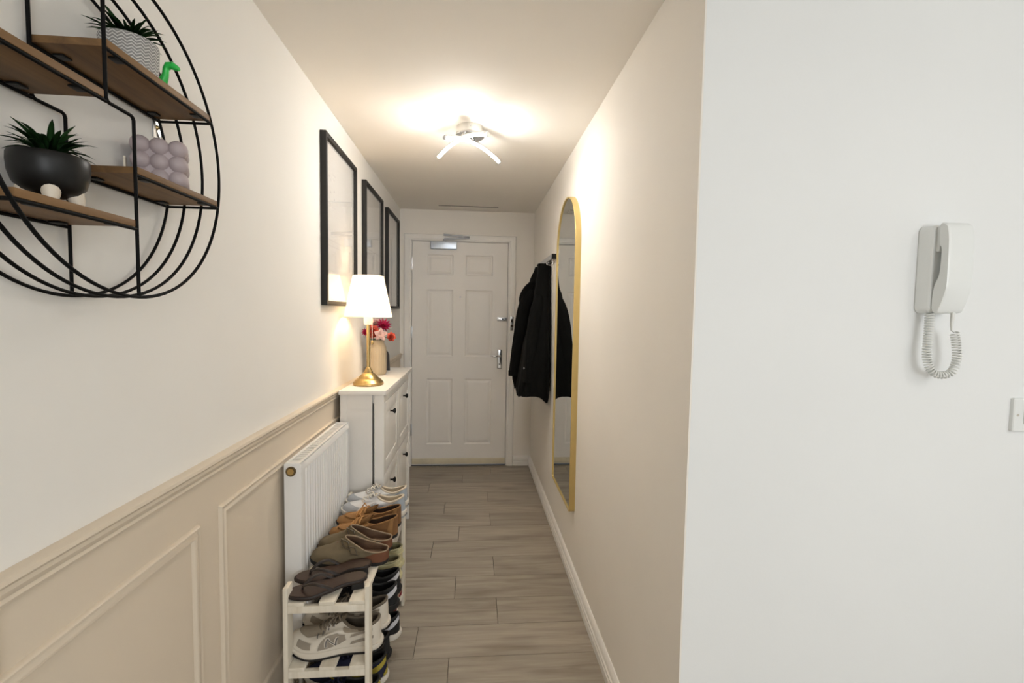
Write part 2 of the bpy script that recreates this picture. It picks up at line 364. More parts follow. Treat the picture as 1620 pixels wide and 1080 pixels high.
# frame and architrave
boxes('door_frame', [(-.556, -.545, D-.002, D+.09, 0, 2.015), (.300, .311, D-.002, D+.09, 0, 2.015), (-.545, .300, D-.002, D+.09, 1.999, 2.015)], M['white_gloss'], t)
box('door_recess', -.545, .300, D+.042, D+.05, 0, 1.999, M['dark_gap'], t)
AP = [(0, 0), (0, .010), (.006, .014), (.014, .014), (.018, .018), (.046, .020), (.056, .018), (.062, .012), (.064, 0)]
ax0, ax1, az = -.549, .304, 2.002
bm = bmesh.new(); loops = []
for d, h in AP: loops.append([bm.verts.new((xx, D-h, zz)) for xx, zz in ((ax0-d, 0), (ax0-d, az+d*.9), (ax1+d, az+d*.9), (ax1+d, 0))])
for A, B in zip(loops, loops[1:]):
    for k in range(3): bm.faces.new((A[k], A[k+1], B[k+1], B[k]))
finish(bm, 'architrave', M['white_gloss'], t, sharp=.5)
for z in (1.80, 1.20, .33):
    h = box('hinge', -.553, -.538, D-.010, D-.003, z-.05, z+.05, M['steel'], t, .001); tube('hinge_pin', [(-.5455, D-.014, z-.052), (-.5455, D-.014, z+.052)], .0055, M['steel'], h)
c = box('door_closer', -.381, -.155, yf-.045, yf, 1.928, 1.992, mat('brushed_closer_metal', (.52, .58, .66, 1), .38, .9), t, .004, label='silver door closer box')
bm = bmesh.new(); addbox(bm, -.273, -.257, yf-.034, yf-.014, 1.992, 2.014, .002)
for a, b in (((-.265, 2.016), (-.045, 2.030)), ((-.045, 2.036), (-.27, 2.052))):
    y2 = yf-.03; d = Vector((b[0]-a[0], 0, b[1]-a[1])).normalized(); n = Vector((-d.z, 0, d.x))*.008
    vs = [bm.verts.new((q[0]+s*n.x, y2+yy, q[1]+s*n.z)) for q in (a, b) for s in (-1, 1) for yy in (-.004, .004)]
    for f in ((0, 1, 3, 2), (4, 6, 7, 5), (0, 4, 5, 1), (2, 3, 7, 6), (0, 2, 6, 4), (1, 5, 7, 3)): bm.faces.new([vs[i] for i in f])
finish(bm, 'closer_arm', mat('dull_steel', (.30, .30, .31, 1), .5, .8), c)
lathe('door_viewer', [(0, -.006), (.006, -.006), (.008, -.003), (.009, 0)], (0, 0, 0), M['chrome'], t, 16, local=True).matrix_local = Matrix.Translation((0, -.004, 1.515)) @ Matrix.Rotation(rad(-90), 4, 'X')
n = box('night_latch', .205, .292, yf-.022, yf, 1.314, 1.342, M['steel'], t, .003); box('latch_slide', .222, .262, yf-.028, yf-.022, 1.322, 1.334, M['chrome'], n, .002)
k = box('keeper', .322, .352, D-.030, D-.016, 1.232, 1.350, M['steel'], t, .003)
boxes('keeper_slot', [(.328, .346, D-.0315, D-.030, 1.26, 1.275), (.328, .346, D-.0315, D-.030, 1.30, 1.33)], M['dark_gap'], k)
h = bmesh.new(); addbox(h, .212, .254, yf-.010, yf, .885, 1.055, .008, 4); h = finish(h, 'handle_plate', M['chrome'], t)
tube('lever', [(.233, yf-.008, 1.000), (.233, yf-.048, 1.000), (.222, yf-.056, 1.000), (.19, yf-.057, .998), (.152, yf-.052, 1.004)], [.010, .009, .0085, .008, .006], M['chrome'], h, 10)
tube('keyhole', [(.233, yf-.0108, .932), (.233, yf-.0108, .918)], .004, M['dark_gap'], h, 8)

# ------------------------------------------------------------------ ceiling lamp with crossed curved bars
def bar_lamp(c, s, bars, label, ml, tilt=0):
    t = thing('ceiling_light', label, 'ceiling light', (c[0], c[1], ZC), group=None)
    lathe('canopy', [(0, 0), (.062*s, 0), (.064*s, -.003), (.064*s, -.036), (.061*s, -.040), (0, -.040)], (c[0], c[1], ZC), M['chrome' if s > 1 else 'canopy'], t, 40)
    lathe('canopy_plate', [(0, -.040), (.069*s, -.040), (.070*s, -.043), (.069*s, -.046), (0, -.046)], (c[0], c[1], ZC), M['chrome'], t, 40)
    for a, b, sag in bars:
        A, B = Vector(a), Vector(b); m = (A+B)/2+Vector((0, 0, sag))
        pts = [A*(1-u)**2+m*2*u*(1-u)*1+B*u*u for u in [i/16 for i in range(17)]]
        g = tube('light_bar', pts, .0075*s, ml, t, 10)
        tube('bar_spine', [p+Vector((0, 0, .0050*s)) for p in pts], .0079*s, M['chrome'], g, 8)
        mid = pts[8]; tube('arm', [(mid.x, mid.y, mid.z+.008), (mid.x*.6+c[0]*.4, mid.y*.6+c[1]*.4, ZC-.042)], .006*s, M['chrome'], t, 8)
        for q in (pts[0], pts[-1]):
            d = (q-m).normalized(); tube('end_cap', [q-d*.001, q+d*.006], .0085*s, M['chrome'], g, 10)
    return t
M['canopy'] = mat('pearl_white_metal', srgb(214, 210, 202), .3, .3, var=.01)
zb = ZC-.125
bar_lamp((-.030, 2.33), 1, [((-.182, 2.395, zb), (.050, 2.085, zb+.004), .07), ((.117, 2.432, zb), (-.135, 2.135, zb), .07)], 'ceiling light with two crossed glowing curved bars in the corridor', M['led'])
bar_lamp((1.75, -.55), 1, [((1.55, -.55, zb), (1.95, -.52, zb), .07), ((1.72, -.75, zb), (1.78, -.35, zb), .07)], 'ceiling light of the hall behind the camera', M['led2'])
lathe('fixing_screw', [(0, -.003), (.003, -.003), (.0035, 0)], (0, 0, 0), M['steel'], bpy.data.objects['ceiling_light'], 10, local=True).matrix_local = Matrix.Translation((.006, -.0645, -.016)) @ Matrix.Rotation(rad(-90), 4, 'X')

# ------------------------------------------------------------------ pictures on the left wall
def picture(y0, y1, z0, z1, label, marks):
    d, b = .026, .020
    t = thing('picture_frame', label, 'picture frame', (XL, (y0+y1)/2, z0), group='framed prints on the left wall')
    boxes('frame', [(XL, XL+d, y0, y0+b, z0, z1), (XL, XL+d, y1-b, y1, z0, z1), (XL, XL+d, y0+b, y1-b, z0, z0+b), (XL, XL+d, y0+b, y1-b, z1-b, z1)], M['framewood'], t, .001)
    pr = box('print', XL+.002, XL+.011, y0+b, y1-b, z0+b, z1-b, M['paper'], t)
    W, H = y1-y0, z1-z0
    for k in (0, 1):
        for a, bb, c, dd, q in marks:
            if q == k: box('printed_mark', XL+.011, XL+.0114, y0+a*W, y0+bb*W, z0+c*H, z0+dd*H, (M['ink'], M['ink2'])[k], pr)
    box('glass', XL+.013, XL+.0145, y0+b, y1-b, z0+b, z1-b, M['glass'], t)
mk1 = [(.16, .19, .77, .785, 0), (.20, .23, .755, .765, 0), (.27, .35, .80, .808, 0), (.29, .33, .77, .778, 0), (.19, .215, .68, .692, 1), (.30, .325, .70, .712, 1), (.30, .325, .65, .662, 1), (.16, .22, .61, .616, 0), (.16, .20, .595, .600, 0), (.26, .34, .60, .606, 0), (.27, .31, .585, .590, 0), (.10, .62, .395, .40, 0), (.10, .50, .36, .365, 0)]
mk2 = [(.12, .16, .60, .78, 0), (.20, .24, .62, .70, 0), (.1, .9, .475, .48, 1), (.1, .55, .40, .455, 0), (.15, .5, .37, .375, 0)]
mk3 = [(.2, .8, .55, .555, 0), (.2, .6, .5, .505, 0)]
picture(2.062, 2.588, 1.402, 2.128, 'black framed pale print nearest the camera, above the table lamp', mk1)
picture(2.795, 3.315, 1.402, 2.128, 'black framed pale print, middle one of the three on the left wall', mk2)
picture(3.500, 4.020, 1.402, 2.128, 'black framed pale print closest to the front door', mk3)

# ------------------------------------------------------------------ round wire wall shelf
t = thing('wall_shelf', 'round black wire wall shelf with four brown wooden boards', 'wall shelf', (XL, .807, 1.397))
RC, RZ, RR, WR = .807, 1.647, .25, .0027
xb, xf = XL+.008, -.538
def yr(z, s): return RC+s*sqrt(max(0, RR*RR-(z-RZ)**2))
def zr(y, s): return RZ+s*sqrt(RR*RR-(y-RC)**2)
for i in range(4):
    xx = xb+(xf-xb)*i/3
    tube('wire_ring', [(xx, RC+RR*cos(2*pi*k/96), RZ+RR*sin(2*pi*k/96)) for k in range(96)], WR, M['blackwire'], t, 8, closed=True)
Y1, Y2 = .752, .808
z1, z2, z3, z4 = 1.7555, 1.6795, 1.590, 1.5045
for xx in (xb, xf):
    tube('upright_wire', [(xx, Y1, zr(Y1, 1)), (xx, Y1, z2+.006), (xx, Y1+.002, z2+.002), (xx, Y1+.006, z2), (xx, Y2-.006, z2), (xx, Y2-.002, z2-.002), (xx, Y2, z2-.006), (xx, Y2, zr(Y2, -1))], WR, M['blackwire'], t, 8)
    for a, b, z in ((Y1, yr(z1, 1), z1), (yr(z2, -1), Y1, z2), (Y2, yr(z3, 1), z3), (yr(z4, -1), Y2, z4)):
        tube('rail_wire', [(xx, a, z), (xx, b, z)], WR, M['blackwire'], t, 8)
for y, z in ((yr(z1, 1), z1), (yr(z2, -1), z2), (yr(z3, 1), z3), (yr(z4, -1), z4)):
    tube('cross_wire', [(xb, y, z), (xf, y, z)], WR, M['blackwire'], t, 8)
BT = .011
for a, b, z in ((Y1, yr(z1, 1), z1), (yr(z2, -1), Y1, z2), (Y2, yr(z3, 1), z3), (yr(z4, -1), Y2, z4)):
    bd = box('shelf_board', xb-.002, xf+.001, a+.004, b-.004, z+.0032, z+.0032+BT, M['shelf'], t, .001)
    for xx in (xb+.012, xf-.010):
        for yy in (a+.04, b-.035):
            bm = bmesh.new(); addbox(bm, xx-.008, xx+.008, yy-.009, yy+.009, z-.0005, z+.0031, .002); finish(bm, 'fixing_clip', M['black'], bd)
box('hanging_bracket', XL, XL+.003, 1.022, 1.046, 1.722, 1.758, M['steel'], t, .001)
lathe('bracket_screw', [(0, -.004), (.003, -.004), (.005, 0)], (0, 0, 0), M['brass'], t, 12, local=True).matrix_local = Matrix.Translation((.003, 1.034-.807, 1.744-1.397)) @ Matrix.Rotation(rad(-90), 4, 'Y')

def leaf_mesh(L, W, bend, name):
    bm = bmesh.new(); rows = []
    for i in range(7):
        u = i/6; a = bend*u; z = L*(sin(a)/bend if False else u*cos(a*.6)); x = L*u*sin(a*.6)
        ww = W*(.75+.9*u)*(1-u)**.65 if u < 1 else 0
        if u < 1: rows.append([bm.verts.new((x+ww*.25, -ww/2, z)), bm.verts.new((x-.0006, 0, z)), bm.verts.new((x+ww*.25, ww/2, z))])
        else: rows.append([bm.verts.new((x, 0, z))])
    for A, B in zip(rows, rows[1:]):
        if len(B) == 3:
            for k in (0, 1): bm.faces.new((A[k], A[k+1], B[k+1], B[k]))
        else:
            for k in (0, 1): bm.faces.new((A[k], A[k+1], B[0]))
    bmesh.ops.solidify(bm, geom=bm.faces[:], thickness=.0012)
    for f in bm.faces: f.smooth = True
    me = bpy.data.meshes.new(name); bm.to_mesh(me); bm.free(); me.materials.append(M['leaf']); return me
leafA, leafB = leaf_mesh(.060, .0105, .9, 'leafA'), leaf_mesh(.056, .0095, 1.4, 'leafB')
def succulent(name, label, c, s, n, seed):
    rnd = random.Random(seed); t = thing(name, label, 'plant', c)
    lathe('crown', [(0, -.004), (.010*s, -.004), (.011*s, .002), (.006*s, .010*s), (0, .012*s)], c, M['leaf'], t, 12)
    for i in range(n):
        az = i*2.39996; tl = rad(3+54*(i/n)+rnd.uniform(-6, 6)); q = s*(.85+.3*rnd.random())
        Mx = Matrix.Translation((cos(az)*.006*s, sin(az)*.006*s, .002)) @ Matrix.Rotation(az, 4, 'Z') @ Matrix.Rotation(tl*.75, 4, 'Y') @ Matrix.Scale(q, 4)
        link('leaf', leafB if i % 3 else leafA, t, Mx)
    return t
# grey chevron pot + plant on the upper right board
zt1 = z1+.0032+BT
gp = (-.592, .884, zt1)
t = thing('plant_pot', 'grey ceramic pot with white zigzag lines on the upper shelf', 'plant pot', gp)
lathe('body', [(0, 0), (.037, 0), (.0395, .003), (.041, .03), (.042, .059), (.041, .062), (.039, .060), (.038, .054), (0, .054)], (0, 0, 0), M['chev'], t, 48, local=True)
lathe('soil', [(0, .0545), (.0375, .0545), (.0375, .056), (0, .058)], (0, 0, 0), M['soil'], t, 24, local=True)
succulent('succulent', 'small spiky green succulent in the grey zigzag pot', (gp[0], gp[1], zt1+.056), .88, 44, 3)
# black footed bowl + plant on lower left board
zt4 = z4+.0032+BT
bp = (-.590, .718, zt4)
t = thing('plant_pot', 'round black bowl planter on pale stubby legs on the lower shelf', 'plant pot', bp)
lathe('bowl', [(0, .013), (.018, .0135), (.030, .018), (.0385, .029), (.0425, .043), (.0435, .056), (.0430, .066), (.0415, .0685), (.0395, .066), (.039, .063), (0, .063)], bp, mat('black_glazed_ceramic', srgb(16, 16, 16), .42, var=.1, spec=.35), t, 48)
lathe('soil', [(0, .0635), (.0385, .0635), (.038, .0645), (0, .0655)], bp, M['soil'], t, 24)
for a in (-50, 40, 130, 220):
    dx, dy = cos(rad(a))*.027, sin(rad(a))*.027
    tube('foot', [(bp[0]+dx*.86, bp[1]+dy*.86, zt4+.026), (bp[0]+dx*1.0, bp[1]+dy*1.0, zt4+.012), (bp[0]+dx*1.05, bp[1]+dy*1.05, zt4)], [.012, .0095, .006], M['pot_leg'], t, 14)
succulent('succulent', 'spiky dark green succulent in the black footed bowl', (bp[0], bp[1], zt4+.0645), .86, 52, 5)
# bubble candle
zt3 = z3+.0032+BT; pc = .028; ca = rad(28)
cc = (-.5965, .966)
t = thing('bubble_candle', 'lilac grey bubble cube candle on the right lower shelf board', 'candle', (cc[0], cc[1], zt3), ca)
bm = bmesh.new(); addbox(bm, -.034, .034, -.034, .034, .004, .078, .006); finish(bm, 'wax_core', M['wax'], t, True)
bm = bmesh.new(); bmesh.ops.create_uvsphere(bm, u_segments=20, v_segments=12, radius=.0162)
for f in bm.faces: f.smooth = True
bme = bpy.data.meshes.new('bubble'); bm.to_mesh(bme); bm.free(); bme.materials.append(M['wax'])
for i in (-1, 0, 1):
    for j in (-1, 0, 1):
        for k in range(3):
            if i == 0 and j == 0 and k < 2: continue
            link('bubble', bme, t, Matrix.Translation((i*pc, j*pc, .0162+k*pc)))
tube('wick', [(0, 0, .085), (.001, .001, .092), (.003, 0, .098)], .0012, M['wick'], t, 6, local=True)
box('paper_tag', -.052, -.049, -.034, -.020, .012, .046, M['wick'], t, local=True)
# toy dinosaur
dz = zt1
t = thing('toy_dinosaur', 'small bright green long necked toy dinosaur beside the grey pot', 'toy', (-.575, .938, dz))
bm = bmesh.new(); yy0 = .938
pts = [(-.622, .006), (-.612, .010), (-.601, .015), (-.590, .018), (-.580, .019), (-.571, .025), (-.567, .036), (-.566, .046), (-.562, .052), (-.555, .0525), (-.547, .048), (-.543, .046)]
addtube(bm, [(a, yy0, dz+c) for a, c in pts], [.0015, .004, .0075, .0095, .0095, .0075, .0056, .0054, .0068, .0066, .005, .0028], 14)
finish(bm, 'body', M['dino'], t)
for sy in (-1, 1):
    for xx in (-.597, -.577): tube('leg', [(xx, yy0+sy*.006, dz+.013), (xx, yy0+sy*.0065, dz)], [.005, .0042], M['dino'], t, 10)
    bm = bmesh.new(); sphere_bm(bm, (-.554, yy0+sy*.0052, dz+.0545), .0013, u=8, v=6); finish(bm, 'eye', M['black'], t)

# ------------------------------------------------------------------ radiator
t = thing('radiator', 'white panel radiator with grille top behind the shoe rack', 'radiator', (-.60, 1.90, 0))
rx0, rx1, ry0, ry1, rz0, rz1 = -.626, -.570, 1.598, 2.205, .17, .868
# corrugated front panel
prof = []; n = 20; p = (ry1-ry0-.06)/n
prof.append((rx1-.012, ry0+.003)); prof.append((rx1-.003, ry0+.003)); prof.append((rx1, ry0+.010)); prof.append((rx1, ry0+.03))
for i in range(n):
    a = ry0+.03+i*p; prof += [(rx1, a+p*.28), (rx1-.009, a+p*.46), (rx1-.009, a+p*.74), (rx1, a+p*.92)]
prof += [(rx1, ry1-.03), (rx1, ry1-.010), (rx1-.003, ry1-.003), (rx1-.012, ry1-.003)]
extr('front_panel', prof, 'z', rz0+.012, rz1-.030, M['rad'], t, sharp=.9)
extr('top_edge', [(rx1-.012, rz1-.030), (rx1, rz1-.030), (rx1, rz1-.022), (rx1-.004, rz1-.008), (rx1-.012, rz1-.006)], 'y', ry0+.003, ry1-.003, M['rad'], t)
box('back_panel', rx0, rx0+.010, ry0+.003, ry1-.003, rz0+.012, rz1-.008, M['rad'], t, .002)
for y in (ry0, ry1-.004): box('side_cover', rx0, rx1-.001, y, y+.004, rz0+.02, rz1-.002, M['rad'], t, .0015)
g = boxes('top_grille', [(rx0+.001, rx0+.011, ry0+.004, ry1-.004, rz1-.004, rz1), (rx1-.014, rx1-.005, ry0+.004, ry1-.004, rz1-.004, rz1), (rx0+.011, rx1-.014, ry0+.004, ry0+.022, rz1-.004, rz1), (rx0+.011, rx1-.014, ry1-.022, ry1-.004, rz1-.004, rz1)], M['rad'], t)
for k in range(26):
    y = ry0+.028+k*.0218; box('grille_bar', rx0+.011, rx1-.014, y, y+.012, rz1-.003, rz1-.001, M['rad'], g)
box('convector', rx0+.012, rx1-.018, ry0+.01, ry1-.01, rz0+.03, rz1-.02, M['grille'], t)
def ycyl(name, x, y0, y1, z, r, m, parent, seg=20): return tube(name, [(x, y0, z), (x, y1, z)], r, m, parent, seg)
v = ycyl('end_plug', -.602, ry0-.005, ry0+.001, .842, .0165, mat('bronze_ring', srgb(110, 96, 70), .35, .7), t, 24); ycyl('vent_plug', -.602, ry0-.0075, ry0-.005, .842, .0105, M['brass'], v)
for y in (1.72, 2.08): box('wall_bracket', XL+.004, rx0, y-.012, y+.012, .80, .845, M['rad'], t)
for y in (1.66, 2.14): tube('pipe', [(-.60, y, rz0+.02), (-.60, y, 0)], .0075, M['white_gloss'], t, 10)

# ------------------------------------------------------------------ shoe cabinet
cx0, cx1, cy0, cy1 = -.616, -.416, 2.228, 3.13
t = thing('shoe_cabinet', 'white slim four flap shoe cabinet with black knobs', 'shoe cabinet', ((cx0+cx1)/2, (cy0+cy1)/2, 0))
box('top', cx0-.004, cx1+.012, cy0-.013, cy1+.030, .990, 1.010, M['cab'], t, .002)
box('body', cx0, cx1-.055, cy0+.004, cy1-.004, .05, .990, M['cab'], t)
for y in (cy0, cy1-.02):
    for xa, xc in ((cx1-.044, cx1), (cx0, cx0+.03)): box('leg', xa, xc, y, y+.02, 0, .990, M['cab'], t, .0015)
box('cornice', cx1-.055, cx1-.006, cy0+.02, cy1-.02, .945, .990, M['cab'], t)
for k, (a, b) in enumerate(((cy0+.022, 2.672), (2.684, cy1-.022))):
    for z0, z1_ in ((.10, .590), (.600, .942)):
        d = boxes('flap', [(cx1-.022, cx1-.004, a, a+.055, z0, z1_), (cx1-.022, cx1-.004, b-.055, b, z0, z1_), (cx1-.022, cx1-.004, a+.055, b-.055, z1_-.055, z1_), (cx1-.022, cx1-.004, a+.055, b-.055, z0, z0+.055), (cx1-.022, cx1-.0075, a+.055, b-.055, z0+.055, z1_-.055)], M['cab'], t, .0006)
        zk = z1_-.068 if z1_ > .6 else z1_-.075; ky = (a+b)/2-.035
        kb = lathe('knob', [(0, -.001), (.0055, 0), (.0045, .006), (.0045, .012), (.009, .016), (.0135, .020), (.0135, .024), (.010, .028), (0, .030)], (0, 0, 0), M['black'], d, 20, local=True)
        kb.matrix_local = Matrix.Translation(MW[d.name].inverted() @ Vector((cx1-.004, ky, zk))) @ Matrix.Rotation(rad(90), 4, 'Y')
box('plinth', cx1-.05, cx1-.010, cy0+.02, cy1-.02, .055, .098, M['cab'], t)

# ------------------------------------------------------------------ table lamp
lx, ly, lz = -.525, 2.405, 1.010
t = thing('table_lamp', 'lit brass table lamp with white tapered shade on the cabinet', 'lamp', (lx, ly, lz))
lathe('base', [(0, 0), (.070, 0), (.074, .004), (.074, .014), (.070, .018), (.064, .026), (.054, .034), (.050, .035), (.046, .041), (.036, .052), (.026, .060), (.023, .061), (.020, .070), (.013, .084), (.009, .090), (0, .090)], (lx, ly, lz), M['brass'], t, 48, sharp=.5)
tube('stem', [(lx, ly, lz+.085), (lx, ly, lz+.30)], .0085, M['brass'], t, 16)
lathe('socket', [(0, .300), (.020, .302), (.022, .310), (.022, .355), (.014, .360), (0, .360)], (lx, ly, lz), M['plastic2'], t, 20)
sh = bmesh.new(); addlathe(sh, [(.117, .340), (.0735, .545), (.0722, .545), (.1157, .340), (.117, .340)], (lx, ly, lz), 56)
finish(sh, 'lamp_shade', M['shade'], t, sharp=.9)
bm = bmesh.new(); sphere_bm(bm, (lx, ly, lz+.385), .022, sz=1.25); finish(bm, 'bulb', emit('warm_bulb', TABLE_COL, 14), t)
for k in range(3):
    a = k*2.094; tube('shade_spoke', [(lx, ly, lz+.361), (lx+.110*cos(a), ly+.110*sin(a), lz+.350)], .0015, M['white_gloss'], t, 6)
pc_ = tube('pull_cord', [(lx+.022, ly-.018, lz+.345), (lx+.023, ly-.019, lz+.24), (lx+.023, ly-.019, lz+.226)], .0016, M['plastic2'], t, 6)
lathe('pull_knob', [(0, .204), (.005, .206), (.007, .212), (.004, .222), (0, .226)], (lx+.023, ly-.019, lz), M['brass'], pc_, 12)
pl = bpy.data.lights.new('table_lamp_bulb', 'POINT'); pl.energy = TABLE_E; pl.color = TABLE_COL; pl.shadow_soft_size = .03
plo = bpy.data.objects.new('table_lamp_bulb', pl); C.objects.link(plo); plo.location = (lx, ly, lz+.43)

# ------------------------------------------------------------------ vase, flowers, ornament
vx, vy = -.562, 2.80
t = thing('vase', 'sand coloured ribbed ceramic vase behind the lamp', 'vase', (vx, vy, 1.010))
fl_ = lambda a, z: 1+(.012*cos(26*a) if .012 < z < .172 else 0)
lathe('body', [(0, 0), (.046, 0), (.050, .004), (.0535, .016), (.054, .06), (.054, .13), (.052, .160), (.046, .176), (.0415, .184), (.042, .200), (.043, .204), (.038, .203), (.0375, .180), (.045, .150), (.045, .02), (0, .02)], (vx, vy, 1.010), M['vase'], t, 156, flute=fl_)
def bloom(bm, c, nrm, R, layers, cup, pointed=False):
    nrm = Vector(nrm).normalized(); q = Vector((0, 0, 1)).rotation_difference(nrm).to_matrix().to_4x4()
    b = bmesh.new()
    for li, (n, rr, op) in enumerate(layers):
        for k in range(n):
            a = 2*pi*k/n+li*.5; rows = []
            for i in range(5):
                u = i/4; el = op*(.4+.6*u)
                rad_ = rr*R*u*cos(el)+.0006; zz = rr*R*u*sin(el)+cup*R*(1-rr)*.35
                ww = rr*R*(.95 if not pointed else .5)*(sin(pi*min(.92, .12+u*.75)) if not pointed else sin(pi*(.15+.84*u))**.8)*2.6/max(4, n)*1.25
                vs = []
                for s in (-1, 0, 1):
                    v = Vector((rad_, s*ww, zz+abs(s)*ww*.35)); vs.append(b.verts.new(Matrix.Rotation(a, 3, 'Z') @ v))
                rows.append(vs)
            for A, B in zip(rows, rows[1:]):
                for s in (0, 1): b.faces.new((A[s], A[s+1], B[s+1], B[s]))
    bmesh.ops.solidify(b, geom=b.faces[:], thickness=.0007)
    merge(bm, b, Matrix.Translation(c) @ q)
ROSE = [(3, .32, 1.45), (4, .5, 1.3), (5, .72, 1.05), (6, .9, .75), (7, 1.0, .35)]
DAHL = [(6, .4, 1.35), (9, .65, 1.0), (12, .85, .65), (13, 1.0, .3)]
LILY = [(3, .7, .9), (5, 1.0, .45)]
neck = Vector((vx, vy, 1.20))
def flower(name, label, c, nrm, R, layers, m, cup=.6, pointed=False):
    t = thing(name, label, 'flower', c, group='artificial flowers in the vase')
    bm = bmesh.new(); bloom(bm, c, nrm, R, layers, cup, pointed); finish(bm, 'bloom', m, t, recalc=False, sharp=2)
    cv = Vector(c); bt = cv-Vector(nrm).normalized()*.004; md = (bt+neck)/2+Vector((0, 0, .012))
    tube('stem', [bt, md, neck+(neck-md)*.12*Vector((1, 1, 0)).length, Vector((vx, vy, 1.10))], .0018, M['leaf2'], t, 6)
    for s in (-1, 1):
        bm = bmesh.new(); a = neck+Vector((0, -.02, .018)); ang = c[0]*90+s*1.3; d = Vector((cos(ang), -abs(sin(ang))*.7-.2, .25)).normalized(); n = d.cross(Vector((0, 0, 1))).normalized(); rows = []
        for i in range(5):
            u = i/4; ww = .012*sin(pi*(.08+.92*u)); pnt = a+d*.048*u+Vector((0, 0, -.012*u*u)); rows.append([bm.verts.new(pnt-n*ww), bm.verts.new(pnt+Vector((0, 0, .002))), bm.verts.new(pnt+n*ww)])
        for A, B in zip(rows, rows[1:]):
            for k in (0, 1): bm.faces.new((A[k], A[k+1], B[k+1], B[k]))
        bmesh.ops.solidify(bm, geom=bm.faces[:], thickness=.0008); finish(bm, 'leaf', M['leaf2'], t, recalc=False)
flower('rose', 'large coral rose at the centre of the vase bouquet', (-.578, 2.770, 1.258), (.15, -1, .35), .043, ROSE, M['coral'])
flower('dahlia', 'magenta pointed dahlia at the top right of the bouquet', (-.524, 2.79, 1.295), (.35, -.8, .6), .050, DAHL, M['magenta'], pointed=True)
flower('dahlia', 'magenta bloom at the left edge of the bouquet by the wall', (-.615, 2.748, 1.258), (.1, -.9, .3), .027, DAHL, M['magenta'], pointed=True)
flower('lily', 'pale blush open bloom right of the coral rose', (-.532, 2.748, 1.246), (.25, -1, .1), .042, LILY, M['blush'], .2, True)
flower('rose', 'pale blush bloom at the top of the bouquet', (-.572, 2.82, 1.304), (0, -.8, .8), .034, ROSE, M['blush'])
flower('rose', 'small coral rosebud drooping over the right of the vase', (-.480, 2.785, 1.232), (.5, -1, .2), .028, ROSE, M['coral'])
bm = bmesh.new(); n = 14; prof = [(.040*cos(pi*k/n)*1.0, .085+.045*sin(pi*k/n)) for k in range(n+1)]+[(-.046, 0), (.046, 0)]
th = .012; A = [bm.verts.new((-.570+a, 3.00+zz*.14, 1.0105+zz)) for a, zz in prof]; B = [bm.verts.new((-.570+a, 3.00+th+zz*.14, 1.0105+zz)) for a, zz in prof]
for k in range(len(prof)): bm.faces.new((A[k], A[(k+1) % len(prof)], B[(k+1) % len(prof)], B[k]))
bm.faces.new(A); bm.faces.new(B[::-1])
o = finish(bm, 'photo_stand', mat('charcoal_ceramic', srgb(48, 44, 42), .5, var=.1)); tag(o, 'dark arched ornament standing behind the ribbed vase', 'ornament')

# ------------------------------------------------------------------ arched mirror
my0, my1, mz0, mz1 = 2.325, 2.862, .366, 2.016
mr_ = (my1-my0)/2; mc = (my0+my1)/2; zs = mz1-mr_
def arch(d):
    L = []
    cr = .02
    for (cy, cz, a0) in ((my0+cr, mz0+cr, 180), (my1-cr, mz0+cr, 270)):
        for k in range(5):
            a = rad(a0+90*k/4); L.append((cy+(cr-d)*cos(a) if cr > d else cy, cz+(cr-d)*sin(a) if cr > d else cz))
    for k in range(33):
        a = pi*k/32; L.append((mc+(mr_-d)*cos(a), zs+(mr_-d)*sin(a)))
    return L
t = thing('wall_mirror', 'tall arched gold framed mirror on the right wall', 'mirror', (XR, mc, mz0))
bm = bmesh.new(); loops = []
for d, xx in ((0, XR), (0, XR-.029), (.001, XR-.030), (.007, XR-.030), (.008, XR-.029), (.008, XR-.008)):
    loops.append([bm.verts.new((xx, a, b)) for a, b in arch(d)])
for A, B in zip(loops, loops[1:]):
    for k in range(len(A)): bm.faces.new((A[k], A[(k+1) % len(A)], B[(k+1) % len(A)], B[k]))
finish(bm, 'frame', M['gold'], t, sharp=.7)
bm = bmesh.new(); A = [bm.verts.new((XR-.024, a, b)) for a, b in arch(.0078)]; bm.faces.new(A)
Bv = [bm.verts.new((XR-.018, a, b)) for a, b in arch(.0078)]; bm.faces.new(Bv[::-1])
for k in range(len(A)): bm.faces.new((A[k], Bv[k], Bv[(k+1) % len(A)], A[(k+1) % len(A)]))
finish(bm, 'mirror_glass', M['mirror'], t, sharp=.3)

# ------------------------------------------------------------------ coat rack and coats
t = thing('coat_rack', 'grey metal coat rail with chrome hooks beyond the mirror', 'coat rack', (XR, 3.39, 1.70))
box('rail', XR-.030, XR, 3.035, 3.75, 1.736, 1.768, M['steel'], t, .001)
box('end_cap', XR-.0305, XR, 3.030, 3.035, 1.735, 1.769, M['black'], t)
for y in (3.08, 3.24, 3.42, 3.58, 3.72):
    tube('hook', [(XR-.016, y, 1.737), (XR-.016, y, 1.712), (XR-.019, y, 1.704), (XR-.028, y, 1.700), (XR-.046, y, 1.700), (XR-.054, y, 1.704), (XR-.056, y, 1.712)], .0035, M['chrome'], t, 8)
def smooth(P, n=5, closed=False):
    P = [tuple(p) for p in P]; m = len(P); out = []
    g = lambda i: P[i % m] if closed else P[max(0, min(m-1, i))]
    for i in range(m if closed else m-1):
        a, b, c, d = g(i-1), g(i), g(i+1), g(i+2)
        for k in range(n):
            u = k/n; out.append(tuple(.5*(2*q+(r-p)*u+(2*p-5*q+4*r-t_)*u*u+(3*q-p-3*r+t_)*u**3) for p, q, r, t_ in zip(a, b, c, d)))
    if not closed: out.append(P[-1])
    return out
